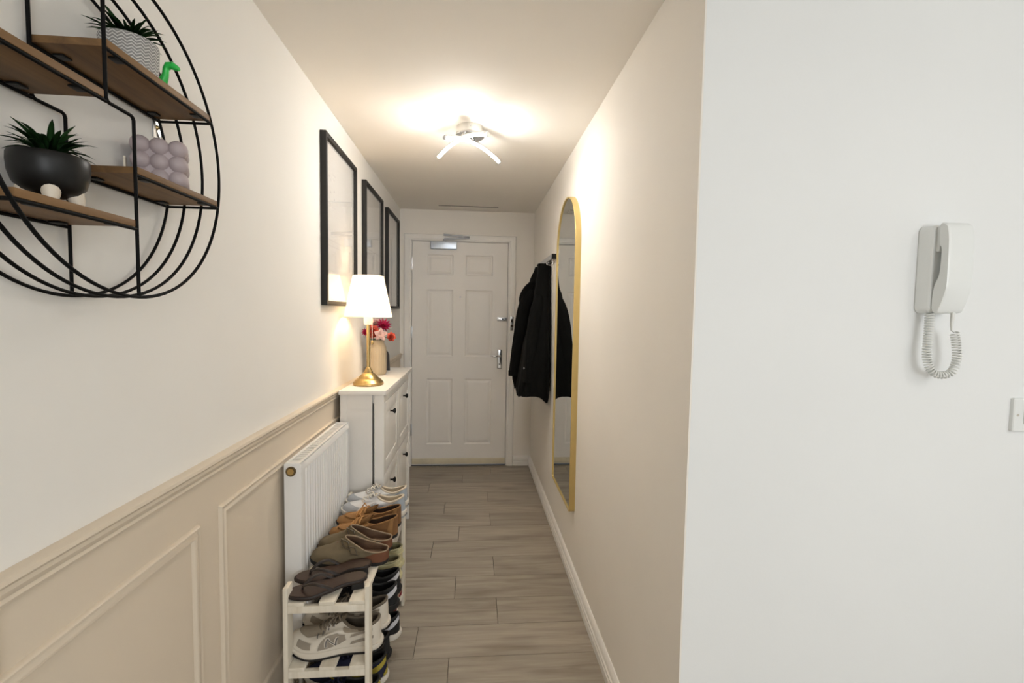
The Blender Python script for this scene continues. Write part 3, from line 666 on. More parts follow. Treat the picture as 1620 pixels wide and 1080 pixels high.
def coat(name, label, yc, m, xl, hw, z_top, z_bot, seed, sleeves, xr=XR-.006):
    rnd = random.Random(seed); ph = [rnd.uniform(0, 6) for _ in range(6)]
    t = thing(name, label, 'coat', ((XR-.1), yc, z_bot), group='black coats on the rail')
    bm = bmesh.new(); rings = []; n = 56; nz = 30
    for i in range(nz):
        f = i/(nz-1); z = z_top+(z_bot-z_top)*f; xa = lerpt(xl, z); h = lerpt(hw, z); rg = []
        cx, rx = (xa+xr)/2, (xr-xa)/2
        for k in range(n):
            a = 2*pi*k/n; e = .62
            dx = math.copysign(abs(cos(a))**e, cos(a)); dy = math.copysign(abs(sin(a))**e, sin(a))
            fold = 1+min(1, f*1.6)*(.045*sin(7*a+ph[0]+f*1.2)+.035*sin(11*a+ph[1]-f*2)+.02*sin(17*a+ph[2]))
            X = cx+rx*dx*(fold if dx < .3 else 1); X = min(X, xr)
            zz = z+(.02*sin(3*a+ph[3])+.012*sin(5*a+ph[4]))*(f**6)
            rg.append(bm.verts.new((X, yc+h*dy*fold, zz)))
        rings.append(rg)
    for A, B in zip(rings, rings[1:]):
        for k in range(n): bm.faces.new((A[k], A[(k+1) % n], B[(k+1) % n], B[k]))
    bm.faces.new(rings[0]); 
    inn = [bm.verts.new(v.co+Vector((0, 0, .03))) for v in rings[-1]]
    for k in range(n): bm.faces.new((rings[-1][k], rings[-1][(k+1) % n], inn[(k+1) % n], inn[k]))
    bm.faces.new(inn[::-1])
    finish(bm, 'coat_body', m, t, sharp=1.2)
    for pts, rr in sleeves:
        sp = smooth([(*p, r) for p, r in zip(pts, rr)]); pts = [p[:3] for p in sp]; rr = [p[3] for p in sp]
        s = tube('sleeve', pts, rr, m, t, 18, flat=.8)
        tube('cuff', [Vector(pts[-1])+Vector((0, 0, .035)), Vector(pts[-1])-Vector((0, 0, .004))], rr[-1]*1.07, m, s, 18, flat=.8)
    return t
c1 = coat('coat', 'black hooded coat on the rail nearest the mirror', 3.24, M['coat'],
     [(.79, .318), (.86, .306), (.95, .322), (1.1, .345), (1.35, .388), (1.5, .412), (1.6, .425), (1.66, .432), (1.722, .434)],
     [(.79, .18), (1.0, .165), (1.3, .125), (1.5, .08), (1.62, .052), (1.722, .05)], 1.722, .818, 1,
     [([(.45, 3.19, 1.50), (.425, 3.155, 1.42), (.405, 3.13, 1.32), (.39, 3.115, 1.2), (.378, 3.105, 1.08), (.37, 3.10, .93)], [.035, .048, .05, .048, .045, .042])])
bm = bmesh.new(); sphere_bm(bm, (.335, 3.085, 1.02), .008, sx=.6, u=10, v=6)
finish(bm, 'snap_button', M['steel'], c1)
b_ = bpy.data.objects['snap_button']; 
tube('collar', [(.437, 3.20, 1.715), (.436, 3.24, 1.715), (.437, 3.28, 1.715), (.475, 3.288, 1.715), (.505, 3.27, 1.715), (.505, 3.21, 1.715), (.475, 3.192, 1.715)], .006, M['coat'], c1, 10, closed=True)
c2 = coat('coat', 'charcoal coat hanging behind the front one, closer to the door', 3.60, M['coat2'],
     [(.76, .335), (.83, .318), (.92, .298), (1.1, .335), (1.36, .365), (1.45, .382), (1.5, .372), (1.56, .392), (1.63, .425), (1.735, .462)],
     [(.76, .115), (1.0, .11), (1.3, .105), (1.5, .09), (1.6, .06), (1.735, .045)], 1.735, .835, 4,
     [([(.43, 3.53, 1.55), (.37, 3.50, 1.42), (.335, 3.495, 1.2), (.315, 3.495, 1.06), (.298, 3.495, .92)], [.04, .05, .046, .042, .038])])
tube('hood', smooth([(.44, 3.54, 1.62), (.395, 3.52, 1.56), (.372, 3.54, 1.49), (.385, 3.57, 1.43), (.42, 3.58, 1.42)]), [p[0] for p in smooth([(.015,), (.03,), (.036,), (.028,), (.012,)])], M['coat2'], c2, 14)

# ------------------------------------------------------------------ intercom and switch
t = thing('intercom_handset', 'white wall intercom phone with coiled cord', 'intercom', (1.14, YC, 1.395))
def roundrect(bm, x0, x1, z0, z1, ys, r, seg=5):
    """stack of rounded rectangles: ys = list of (y, inset)"""
    loops = []
    for y, ins in ys:
        L = []; a, b, c, d, rr = x0+ins, x1-ins, z0+ins, z1-ins, max(.001, r-ins*.5)
        for cx, cz, a0 in ((b-rr, d-rr, 0), (a+rr, d-rr, 90), (a+rr, c+rr, 180), (b-rr, c+rr, 270)):
            for k in range(seg+1):
                an = rad(a0+90*k/seg); L.append(bm.verts.new((cx+rr*cos(an), y, cz+rr*sin(an))))
        loops.append(L)
    for A, B in zip(loops, loops[1:]):
        for k in range(len(A)): bm.faces.new((A[k], A[(k+1) % len(A)], B[(k+1) % len(A)], B[k]))
    bm.faces.new(loops[0]); bm.faces.new(loops[-1][::-1])
bm = bmesh.new(); roundrect(bm, 1.097, 1.186, 1.396, 1.612, [(YC, .001), (YC-.003, 0), (YC-.005, .0012), (YC-.030, .002), (YC-.035, .006)], .016)
base = finish(bm, 'base', M['plastic'], t, sharp=.7)
boxes('cradle', [(1.110, 1.172, YC-.044, YC-.033, 1.545, 1.606)], M['plastic'], t, .004)
# handset: side profile (y,z) lofted across x with rounded edges
hp = [(-.047, 1.612), (-.061, 1.608), (-.067, 1.595), (-.071, 1.56), (-.072, 1.50), (-.0715, 1.459), (-.064, 1.43), (-.055, 1.405), (-.048, 1.398), (-.038, 1.401), (-.0355, 1.415), (-.036, 1.44), (-.041, 1.466), (-.050, 1.486), (-.053, 1.51), (-.0535, 1.54), (-.052, 1.556), (-.047, 1.562), (-.0455, 1.59)]
hp = smooth(hp, 4, True)
bm = bmesh.new(); cyy = sum(a for a, b in hp)/len(hp); czz = sum(b for a, b in hp)/len(hp); loops = []
for xx, s in ((1.106, .90), (1.108, .965), (1.112, 1.0), (1.164, 1.0), (1.169, .965), (1.171, .90)):
    loops.append([bm.verts.new((xx+(.003*(1.53-b)/.1 if False else 0), YC+a+(a-cyy)*(s-1)*1.0, b+(b-czz)*(s-1)*.25)) for a, b in hp])
for A, B in zip(loops, loops[1:]):
    for k in range(len(A)): bm.faces.new((A[k], A[(k+1) % len(A)], B[(k+1) % len(A)], B[k]))
bm.faces.new(loops[0]); bm.faces.new(loops[-1][::-1])
hs = finish(bm, 'handset', M['plastic'], t, sharp=.75)
# coiled cord, U-shaped
ctrl = [(1.112, 1.070, 1.398), (1.111, 1.068, 1.36), (1.108, 1.066, 1.32), (1.108, 1.064, 1.285), (1.118, 1.060, 1.256), (1.140, 1.056, 1.247), (1.162, 1.052, 1.256), (1.171, 1.050, 1.285), (1.168, 1.050, 1.32), (1.160, 1.050, 1.352)]
cv = [Vector(c) for c in ctrl]; dense = []
for i in range(len(cv)-1):
    p0, p1, p2, p3 = cv[max(0, i-1)], cv[i], cv[i+1], cv[min(len(cv)-1, i+2)]
    for k in range(40):
        u = k/40; dense.append(.5*((2*p1)+(p2-p0)*u+(2*p0-5*p1+4*p2-p3)*u*u+(3*p1-p0-3*p2+p3)*u**3))
acc = 0; hel = []; N0 = Vector((0, 1, 0)); turn = 0; plen = sum((b-a).length for a, b in zip(dense, dense[1:]))
NT = 46; step = NT*10; seglen = plen/step; pos = []; d0 = 0; j = 0
cum = [0]
for a, b in zip(dense, dense[1:]): cum.append(cum[-1]+(b-a).length)
for i in range(step+1):
    s = plen*i/step
    while j < len(cum)-2 and cum[j+1] < s: j += 1
    u = (s-cum[j])/max(1e-9, cum[j+1]-cum[j]); pnt = dense[j].lerp(dense[j+1], min(1, u)); T = (dense[j+1]-dense[j]).normalized()
    N0 = (N0-T*N0.dot(T)).normalized(); B0 = T.cross(N0); a = 2*pi*NT*i/step
    hel.append(pnt+(N0*cos(a)+B0*sin(a))*.0080)
tube('coiled_cord', hel, .0020, M['plastic2'], t, 6)
tube('cord_lead', [(1.150, YC-.050, 1.400), (1.149, YC-.050, 1.375), (1.150, YC-.0495, 1.357), (1.160, YC-.048, 1.352)], [.0045, .0035, .002, .0018], M['plastic2'], t, 8)
t = thing('light_switch', 'white single light switch at the right edge below the intercom', 'light switch', (1.425, YC, 1.098))
bm = bmesh.new(); roundrect(bm, 1.384, 1.470, 1.098, 1.184, [(YC, 0), (YC-.008, 0), (YC-.010, .002)], .004, 3); finish(bm, 'faceplate', M['plastic'], t)
box('rocker', 1.412, 1.442, YC-.0135, YC-.009, 1.118, 1.164, M['plastic'], t, .001)
for xx in (1.3955, 1.4585): ycyl('screw', xx, YC-.0108, YC-.0095, 1.141, .0032, M['grille'], t, 12)

# ------------------------------------------------------------------ shoe rack
kx0, kx1, ky0, ky1 = -.569, -.311, 1.430, 2.213
t = thing('shoe_rack', 'whitewashed wooden three tier slatted shoe rack in front of radiator', 'shoe rack', ((kx0+kx1)/2, (ky0+ky1)/2, 0))
for y in (ky0, ky1-.044):
    for xx in (kx0, kx1-.014):
        bm = bmesh.new(); addbox(bm, xx, xx+.014, y, y+.044, 0, .535, .002); finish(bm, 'post', M['rack'], t)
TIERS = (.490, .283, .072)
for zt in TIERS:
    for y in (ky0+.001, ky1-.017): box('cross_rail', kx0+.014, kx1-.014, y, y+.016, zt-.012-.022, zt-.012, M['rack'], t, .0015)
    for xx in (-.5545, -.463, -.373):
        box('slat', xx, xx+.0475, ky0+.001, ky1-.001, zt-.012, zt, M['rackh'], t, .0015)
ZT, ZM, ZB = TIERS

# ------------------------------------------------------------------ shoes
def footw(t, W, toe=.30):
    g = lerpt([(0, .72), (.35, .68), (.70, 1.0), (1, 1.0)], t)
    a = .13; b = 1-toe
    if t < a: g *= sqrt(max(0, 1-(1-t/a)**2))
    if t > b: g *= sqrt(max(0, 1-((t-b)/toe)**2))
    return W/2*g
def crom(tab, t):
    if t <= tab[0][0]: return tab[0][1]
    if t >= tab[-1][0]: return tab[-1][1]
    for i in range(len(tab)-1):
        if t <= tab[i+1][0]: break
    (x0, y0), (x1, y1) = tab[i], tab[i+1]
    m = lambda k: (tab[min(k+1, len(tab)-1)][1]-tab[max(k-1, 0)][1])/(tab[min(k+1, len(tab)-1)][0]-tab[max(k-1, 0)][0])
    h = x1-x0; u = (t-x0)/h
    return (2*u**3-3*u*u+1)*y0+(u**3-2*u*u+u)*h*m(i)+(-2*u**3+3*u*u)*y1+(u**3-u*u)*h*m(i+1)
class Shoe:
    """local frame: heel at x=0, toe at x=-L; -y side is the one that faces the camera; angle phi 0 heel, pi toe"""
    def __init__(s, name, label, x, y, z, rz, L=.27, W=.098, zs=.030, top=None, t0=.03, t1=.50, wo=.030, up=None, sole=None, lining=None, group=None, toe=.30, av=1.5, bv=1.8, spring=.010, outs=None, rim=.0035, insz=.012, toeb=[(0, 0), (.12, .30), (.30, .42), (.55, .54), (.80, .80), (1, 1)], rimm=None, wtab=[(.55, 0), (.92, 1)], flare=1.045):
        s.wtab = wtab; s.toeb = toeb; s.rimm = rimm
        s.L, s.W, s.zs, s.top, s.t0, s.t1, s.wo, s.toe, s.av, s.bv, s.spring = L, W, zs, top, t0, t1, wo, toe, av, bv, spring
        s.t = thing(name, label, 'shoe', (x, y, z), rz, group=group); s.upm = up
        n = 64; s.n = n
        # sole
        bm = bmesh.new(); loops = []
        for zz, k in ((0, .93), (.003, .985), (zs*.45, flare-.015), (zs-.004, flare), (zs, flare-.012), (zs+.0005, .9)):
            L_ = []
            for i in range(n):
                ph = 2*pi*i/n; q = s.foot(ph, k); L_.append(bm.verts.new((q[0], q[1], zz+s.spr(ph)*(1 if zz < zs*.8 else .8))))
            loops.append(L_)
        for A, B in zip(loops, loops[1:]):
            for i in range(n): bm.faces.new((A[i], A[(i+1) % n], B[(i+1) % n], B[i]))
        bm.faces.new(loops[0]); bm.faces.new(loops[-1][::-1])
        s.sole = finish(bm, 'sole', sole, s.t, True, .9)
        if outs:
            bm = bmesh.new(); loops = []
            for zz, k in ((-.0, .94), (0, 1.0), (.004, 1.052), (.008, 1.048)):
                loops.append([bm.verts.new((*s.foot(2*pi*i/n, k), zz+s.spr(2*pi*i/n))) for i in range(n)])
            for A, B in zip(loops, loops[1:]):
                for i in range(n): bm.faces.new((A[i], A[(i+1) % n], B[(i+1) % n], B[i]))
            finish(bm, 'outsole', outs, s.sole, True, .9)
        # upper
        nv = 10; bm = bmesh.new(); rings = [[bm.verts.new(s.P(2*pi*i/n, j/nv)) for i in range(n)] for j in range(nv+1)]
        for A, B in zip(rings, rings[1:]):
            for i in range(n): bm.faces.new((A[i], A[(i+1) % n], B[(i+1) % n], B[i]))
        finish(bm, 'upper', up, s.t, True, 1.2)
        # lining: inside wall and insole
        bm = bmesh.new(); rings = []
        for v, k in ((1, .97), (.85, .93), (.6, .93), (.35, .94), (.12, .93)):
            R = []
            for i in range(n):
                p = s.P(2*pi*i/n, v) if v == 1 else s.P(2*pi*i/n, 1).lerp(s.P(2*pi*i/n, v), .55 if s.ph_t(2*pi*i/n) > .6 else 1)
                c = Vector((-L*(t0+t1)/2, 0, p.z)); q = c+(p-c)*k; q.z = max(p.z-.002, zs+insz) if v < 1 else p.z; R.append(bm.verts.new(q))
            rings.append(R)
        for A, B in zip(rings, rings[1:]):
            for i in range(n): bm.faces.new((A[i], A[(i+1) % n], B[(i+1) % n], B[i]))
        bm.faces.new(rings[-1]); finish(bm, 'lining', lining, s.t, True, 1.2)
        if rim: tube('collar', [s.P(2*pi*i/n, 1) for i in range(n)], rim, rimm or (lining if rim > .004 else up), s.t, 8, closed=True, local=True)
    def ph_t(s, ph): return (1-cos(ph))/2
    def spr(s, ph):
        t = s.ph_t(ph); return s.spring*max(0, (t-.72)/.28)**2
    def foot(s, ph, k=1.0):
        t = s.ph_t(ph); w = footw(t, s.W, s.toe); sg = -1 if (ph % (2*pi)) < pi else 1
        return (-s.L/2+(s.L/2-s.L*t)*k, sg*w*k)
    def P(s, ph, v):
        fx, fy = s.foot(ph, .985); t = s.ph_t(ph); to = s.t0+(s.t1-s.t0)*t
        ox = -s.L*to; sg = -1 if (ph % (2*pi)) < pi else 1
        oy = sg*s.wo*abs(sin(ph))**.75*lerpt([(0, 1), (.4, 1), (.75, .8), (1, .6)], t)
        a = v**s.av; b = 1-(1-v)**s.bv; wt = lerpt(s.wtab, t); b = b*(1-wt)+lerpt(s.toeb, v)*wt; a = a*(1-wt)+v**1.15*wt
        h = crom(s.top, to)
        return Vector((fx+(ox-fx)*a, fy+(oy-fy)*a, s.zs-.002+s.spr(ph)*.8*(1-v)+(h-s.zs+.002)*b))
    def Nrm(s, ph, v):
        e = 1e-3; v2 = min(v, .985); a = s.P(ph+e, v2)-s.P(ph-e, v2); b = s.P(ph, min(1, v2+.01))-s.P(ph, max(0, v2-.01))
        n = b.cross(a); n = n.normalized() if n.length > 1e-12 else Vector((0, 0, 1))
        c = s.P(ph, v)-Vector((-s.L*.45, 0, s.zs)); 
        return n if n.dot(c) > 0 else -n
    def strip(s, name, lo, hi, m, off=.0015, nu=16, nv=4, parent=None, th=.0012):
        """overlay between two (phi,v) polylines of equal length"""
        def samp(P, u):
            x = u*(len(P)-1); i = min(int(x), len(P)-2); f = x-i; return (P[i][0]+(P[i+1][0]-P[i][0])*f, P[i][1]+(P[i+1][1]-P[i][1])*f)
        bm = bmesh.new(); G = []
        for i in range(nu+1):
            a, b = samp(lo, i/nu), samp(hi, i/nu); row = []
            for j in range(nv+1):
                ph = a[0]+(b[0]-a[0])*j/nv; v = a[1]+(b[1]-a[1])*j/nv; row.append(s.P(ph, v)+s.Nrm(ph, v)*off)
            G.append([bm.verts.new(q) for q in row])
        for A, B in zip(G, G[1:]):
            for j in range(nv): bm.faces.new((A[j], A[j+1], B[j+1], B[j]))
        return finish(bm, name, m, parent or s.t, True, 1.5)
    def inv(s, u, z):
        """(phi, v) on the camera-facing side for distance u from heel (fraction) and height z"""
        if not hasattr(s, 'grid'): s.grid = [(s.P(.05+3.04*i/70, j/24), .05+3.04*i/70, j/24) for i in range(71) for j in range(25)]
        X = -s.L*u; b = min(s.grid, key=lambda g: (g[0].x-X)**2+(g[0].z-z)**2); ph, v = b[1], b[2]
        for _ in range(6):
            p = s.P(ph, v); e = 1e-4; a = (s.P(ph+e, v)-p)/e; c = (s.P(ph, v+e)-p)/e if v < .999 else (p-s.P(ph, v-e))/e
            det = a.x*c.z-a.z*c.x
            if abs(det) < 1e-9: break
            dx, dz_ = X-p.x, z-p.z; ph += max(-.1, min(.1, (dx*c.z-dz_*c.x)/det)); v += max(-.1, min(.1, (a.x*dz_-a.z*dx)/det)); v = max(0, min(1, v)); ph = max(.02, min(3.12, ph))
        return ph, v
    def side(s, name, lo, hi, m, off=.0025, nu=12, nv=3, far=True):
        """overlay given by two (u,z) polylines in side view, on both flanks"""
        A = [s.inv(*q) for q in lo]; B = [s.inv(*q) for q in hi]
        s.strip(name, A, B, m, off, nu, nv)
        if far: s.strip(name, [(2*pi-a, v) for a, v in A], [(2*pi-a, v) for a, v in B], m, off, nu, nv)
    def laces(s, vs, m, dph=.42, r=.0028):
        for v in vs:
            pts = [s.P(pi+d, v)+s.Nrm(pi+d, v)*(.004+.002*cos(d/dph*1.5)) for d in (-dph, -dph*.5, 0, dph*.5, dph)]
            tube('lace', pts, r, m, s.t, 6, local=True)
    def tongue(s, m, h=.02, w=.024):
        bm = bmesh.new(); rows = []
        base = s.P(pi, 1)
        for i in range(5):
            u = i/4; c = base+Vector((-.024+.034*u+.006*u*u, 0, -.006+(h+.004)*u*u*.6+(h+.004)*u*.4)); rows.append([bm.verts.new(c+Vector((0, y*w, -.005*y*y))) for y in (-1, -.5, 0, .5, 1)])
        for A, B in zip(rows, rows[1:]):
            for k in range(4): bm.faces.new((A[k], A[k+1], B[k+1], B[k]))
        bmesh.ops.solidify(bm, geom=bm.faces[:], thickness=.006); finish(bm, 'tongue', m, s.t, True, 1.2)
    def bow(s, m, v=.93):
        c = s.P(pi, v)+Vector((0, 0, .008))
        for sg in (-1, 1):
            tube('lace', [c, c+Vector((-.004, sg*.012, .003)), c+Vector((-.010, sg*.024, -.006)), c+Vector((-.014, sg*.018, -.007)), c+Vector((-.006, sg*.004, -.002))], .0020, m, s.t, 6, local=True)
            tube('lace', [c, c+Vector((-.012, sg*.012, .002)), c+Vector((-.026, sg*.022, -.010))], .002, m, s.t, 6, local=True)

F = lambda n, c, r=.8, v=.1, b=.3, bs=200, **k: mat(n, srgb(*c), r, var=v, scale=18, bump=b, bscale=bs, **k)
m_wht, m_offw, m_gry, m_lace = F('white_leather', (226, 224, 222), .5, .03, .1), F('offwhite_rubber', (222, 216, 204), .6, .04, .1), F('pale_grey_mesh', (176, 178, 182), .8, .08), F('white_lace', (214, 208, 196), .9, .05)
m_tan, m_tan2, m_blk, m_brn = F('tan_suede', (152, 112, 68), .9, .12), F('dark_tan_suede', (128, 90, 54), .9, .12), F('black_rubber', (26, 25, 25), .6, .1), F('dark_brown_lining', (72, 52, 38), .8, .1)
m_tau, m_cork, m_lining = F('taupe_suede', (114, 101, 78), .95, .12), F('brown_cork', (112, 70, 46), .8, .15), F('brown_footbed', (110, 84, 64), .85, .08)
m_sand, m_sand2 = F('brown_leather_sandal', (54, 35, 26), .5, .15, .15), F('dark_brown_sole', (34, 24, 20), .5, .1, .1)
m_nbm, m_nbg, m_nbw, m_nbl = F('taupe_mesh', (150, 138, 120), .85, .08, .5), F('warm_grey_suede', (152, 142, 128), .9, .08), F('cream_leather', (216, 208, 194), .55, .04, .1), F('dark_grey_n', (110, 106, 102), .6, .05, .1)
m_bkf, m_sil, m_grn, m_grn2 = F('black_mesh', (22, 22, 24), .8, .15), F('silver_white_leather', (206, 206, 210), .4, .04, .1), F('pistachio_foam', (200, 193, 152), .6, .04, .1), F('olive_foam', (148, 140, 106), .7, .06, .1)
m_nvy, m_yel, m_bge, m_red, m_pnk = F('navy_mesh', (26, 30, 58), .8, .12), F('yellow_olive_rubber', (176, 160, 58), .6, .1, .1), F('beige_knit', (186, 164, 140), .85, .08), F('dark_red_tab', (134, 36, 48), .6, .1, .1), F('pink_beige', (206, 176, 154), .7, .06)
HEEL = -.290
SNK = [(0, .094), (.10, .082), (.22, .072), (.34, .076), (.46, .094)]
def sneaker_white(x, y, rz, label):
    s = Shoe('sneaker', label, x, y, ZT, rz, L=.272, W=.096, zs=.030, top=SNK, t0=.035, t1=.46, wo=.030, up=m_wht, sole=m_offw, lining=F('cream_lining', (214, 200, 178), .9, .04), group='pale grey and white sneakers on the top tier', rim=.0045, outs=m_gry)
    s.strip('toe_overlay', [(pi-1.15, .02), (pi-.5, .02), (pi, .02), (pi+.5, .02), (pi+1.15, .02)], [(pi-1.3, .34), (pi-.75, .30), (pi, .26), (pi+.75, .30), (pi+1.3, .34)], m_gry, nu=24)
    for sg in (-1, 1):
        f = lambda a: a if sg < 0 else 2*pi-a
        s.strip('heel_overlay', [(f(.02), .02), (f(.9), .02), (f(1.25), .02)], [(f(.02), .8), (f(.75), .75), (f(1.0), .45)], F('blue_grey_leather', (168, 176, 184), .55, .04, .1))
        s.strip('side_overlay', [(f(1.25), .02), (f(1.75), .02)], [(f(1.35), .55), (f(1.9), .72)], m_gry)
        s.strip('side_stripe', [(f(1.92), .04), (f(2.05), .9)], [(f(2.12), .04), (f(2.22), .9)], m_wht, off=.0028)
        s.strip('eyelet_stay', [(f(2.15), .93), (f(2.62), .62)], [(f(2.45), .97), (f(2.80), .64)], m_wht, off=.0025)
        s.strip('sole_groove', [(f(.05), .0), (f(3.0), .0)], [(f(.05), .03), (f(3.0), .03)], m_wht, off=.004)
    s.tongue(m_wht, .012, .020); s.laces((.95, .86, .77, .68), m_lace); s.bow(m_lace); return s
sneaker_white(HEEL+.002, 2.042, rad(-2), 'white and pale grey lace-up sneaker beside the tan moccasins on the top tier')
sneaker_white(HEEL-.004, 2.150, rad(1), 'white and pale grey lace-up sneaker at the cabinet end of the top tier')
MOC = [(0, .086), (.16, .074), (.34, .062), (.52, .072)]
def moccasin(x, y, rz, label):
    s = Shoe('moccasin', label, x, y, ZT, rz, L=.268, W=.092, zs=.016, top=MOC, t0=.015, t1=.52, wo=.032, up=m_tan, sole=m_blk, lining=m_brn, group='tan suede moccasins on the top tier', flare=1.005, rim=.0028, toe=.34, bv=2.3)
    for sg in (-1, 1):
        f = lambda a: a if sg < 0 else 2*pi-a
        s.strip('side_panel', [(f(.75), .03), (f(2.0), .03)], [(f(.70), .93), (f(1.9), .9)], m_tan2, off=.0012)
        s.strip('heel_panel', [(f(.02), .03), (f(.5), .03)], [(f(.02), .95), (f(.45), .95)], m_tan2, off=.0018)
    s.strip('apron', [(pi-.98, .40), (pi-.55, .36), (pi, .33), (pi+.55, .36), (pi+.98, .40)], [(pi-1.1, .82), (pi-.7, .9), (pi, .97), (pi+.7, .9), (pi+1.1, .82)], F('light_tan_suede', (164, 122, 76), .9, .12), off=.002, nu=24)
    seam = [s.P(pi-1.15+2.3*k/28, .60-.26*cos((k/28-.5)*pi)**.8)+s.Nrm(pi-1.15+2.3*k/28, .4)*.003 for k in range(29)]
    tube('apron_seam', seam, .0028, m_tan, s.t, 6, local=True)
    tg = s.P(pi, 1)
    bm = bmesh.new(); rows = []
    for i in range(7):
        u = i/6; c = tg+Vector((-.040+.085*u, 0, -.014+.034*u)); ww = .030*(1-.25*u) if i < 6 else .012
        rows.append([bm.verts.new(c+Vector((-.004*k*k*.2, k*ww/2, -.004*k*k))) for k in (-2, -1, 0, 1, 2)])
    for A, B in zip(rows, rows[1:]):
        for k in range(4): bm.faces.new((A[k], A[k+1], B[k+1], B[k]))
    bmesh.ops.solidify(bm, geom=bm.faces[:], thickness=.003); finish(bm, 'tongue', m_tan, s.t, True, 1.2)
    for k in range(5):
        c = tg+Vector((-.034+.0085*k, 0, -.010+.0042*k)); sg = 1 if k % 2 else -1
        tube('lace', [c+Vector((.005*sg, -.025, -.010)), c+Vector((.002*sg, -.013, -.001)), c+Vector((0, 0, .003)), c+Vector((-.002*sg, .013, -.001)), c+Vector((-.005*sg, .025, -.010))], .0026, F('leather_thong', (190, 140, 82), .8, .1), s.t, 6, local=True)
    for sg in (-1, 1):
        c = tg+Vector((-.006, sg*.006, .010)); tube('lace', [c, c+Vector((-.010, sg*.018, .004)), c+Vector((-.022, sg*.026, -.012)), c+Vector((-.026, sg*.030, -.026))], .0024, F('leather_thong', (190, 140, 82), .8, .1), s.t, 6, local=True)
    return s
moccasin(HEEL+.000, 1.850, rad(0), 'tan suede moccasin beside the taupe buckled clogs on the top tier')
moccasin(HEEL-.002, 1.945, rad(-3), 'tan suede moccasin beside the white sneakers on the top tier')
CLG = [(0, .047), (.12, .048), (.28, .058), (.44, .080), (.56, .094)]
def clog(x, y, rz, label):
    s = Shoe('clog', label, x, y, ZT, rz, L=.276, W=.104, zs=.017, top=CLG, t0=.012, t1=.55, wo=.036, up=m_tau, sole=m_blk, lining=m_lining, group='taupe suede clogs on the top tier', rim=.0026, toe=.36, bv=2.2, av=1.35, flare=1.005, rimm=F('pale_suede_edge', (150, 132, 108), .9, .05), toeb=[(0, 0), (.10, .26), (.25, .42), (.50, .53), (.78, .72), (1, 1)], insz=.012, spring=.006)
    for sg in (-1, 1):
        f = lambda a: a if sg < 0 else 2*pi-a
        s.strip('cork_footbed', [(f(.01), .0), (f(.8), .0), (f(1.3), .0)], [(f(.01), .97), (f(.8), .85), (f(1.3), .06)], m_cork, off=.0016)
    s.side('strap', [(.60, .080), (.50, .062), (.40, .044)], [(.52, .088), (.42, .070), (.33, .052)], F('taupe_strap', (116, 100, 76), .95, .1), .004, 12, 4)
    def bk(u, z, w, h, r):
        m = F('antique_buckle', (84, 72, 54), .4, .1, .1); q = [s.inv(u+a*w+b*h*.45, z+a*w*.20*s.L+b*h*s.L) for a, b in ((-1, -1), (1, -1), (1, 1), (-1, 1))]
        tube('buckle', [s.P(*k)+s.Nrm(*k)*.0075 for k in q], r, m, s.t, 6, closed=True, local=True)
    bk(.515, .073, .048, .036, .0030); bk(.420, .058, .040, .034, .0026)
    return s
clog(HEEL-.002, 1.662, rad(-2), 'taupe suede clog with buckle strap beside the brown sandals on the top tier')
clog(HEEL-.004, 1.748, rad(-1), 'taupe suede clog with buckle strap beside the tan moccasins on the top tier')
def sandal(x, y, rz, label):
    t = thing('thong_sandal', label, 'sandal', (x, y, ZT), rz, group='brown thong sandals on the top tier')
    L, W, n = .245, .088, 64
    def hz(t): return lerpt([(0, .030), (.22, .029), (.5, .016), (.72, .010), (1, .013)], t)
    bm = bmesh.new(); loops = []
    for k, dz in ((.96, 0), (1.0, .002), (1.0, .008), (.97, .011)):
        Lp = []
        for i in range(n):
            ph = 2*pi*i/n; tt = (1-cos(ph))/2; w = footw(tt, W, .32); sg = -1 if ph < pi else 1; Lp.append(bm.verts.new((-L/2+(L/2-L*tt)*k, sg*w*k, hz(tt)+dz-.008)))
        loops.append(Lp)
    for A, B in zip(loops, loops[1:]):
        for i in range(n): bm.faces.new((A[i], A[(i+1) % n], B[(i+1) % n], B[i]))
    for lp, rev in ((loops[0], 0), (loops[-1], 1)):
        for i in range(1, n//2): 
            a = [lp[i-1 if i > 1 else 0], lp[i], lp[n-i], lp[(n-i+1) % n]]
            a = list(dict.fromkeys(a)); 
            if len(a) > 2: bm.faces.new(a)
        bm.faces.new([lp[n//2-1], lp[n//2], lp[n//2+1]])
    finish(bm, 'sole', m_sand2, t, True, 1.0)
    bm = bmesh.new(); lp = []
    for i in range(n):
        ph = 2*pi*i/n; tt = (1-cos(ph))/2; w = footw(tt, W, .32)*.92; sg = -1 if ph < pi else 1; lp.append(bm.verts.new((-L/2+(L/2-L*tt)*.955, sg*w, hz(tt)+.0042)))
    for i in range(1, n//2):
        a = list(dict.fromkeys([lp[i-1], lp[i], lp[n-i], lp[(n-i+1) % n]]))
        if len(a) > 2: bm.faces.new(a)
    bm.faces.new([lp[n//2-1], lp[n//2], lp[n//2+1]])
    finish(bm, 'footbed', m_sand, t, True, 1.0)
    boxes('heel_block', [(-.050, -.012, -.024, .024, 0, .024)], m_blk, t, .003, local=True)
    tp = Vector((-L*.80, .006, hz(.8)+.004))
    for sg in (-1, 1):
        pts = [tp+Vector((.002, 0, .010)), Vector((-L*.70, sg*.018, hz(.7)+.030)), Vector((-L*.58, sg*.034, hz(.58)+.026)), Vector((-L*.46, sg*.034, hz(.46)+.008)), Vector((-L*.42, sg*.033, hz(.42)-.002))]
        q = smooth(pts, 5); tube('strap', q, .0052, m_sand2, t, 8, local=True, flat=.45)
    tube('toe_post', [tp, tp+Vector((.002, 0, .014))], .0035, m_sand2, t, 8, local=True)
    return t
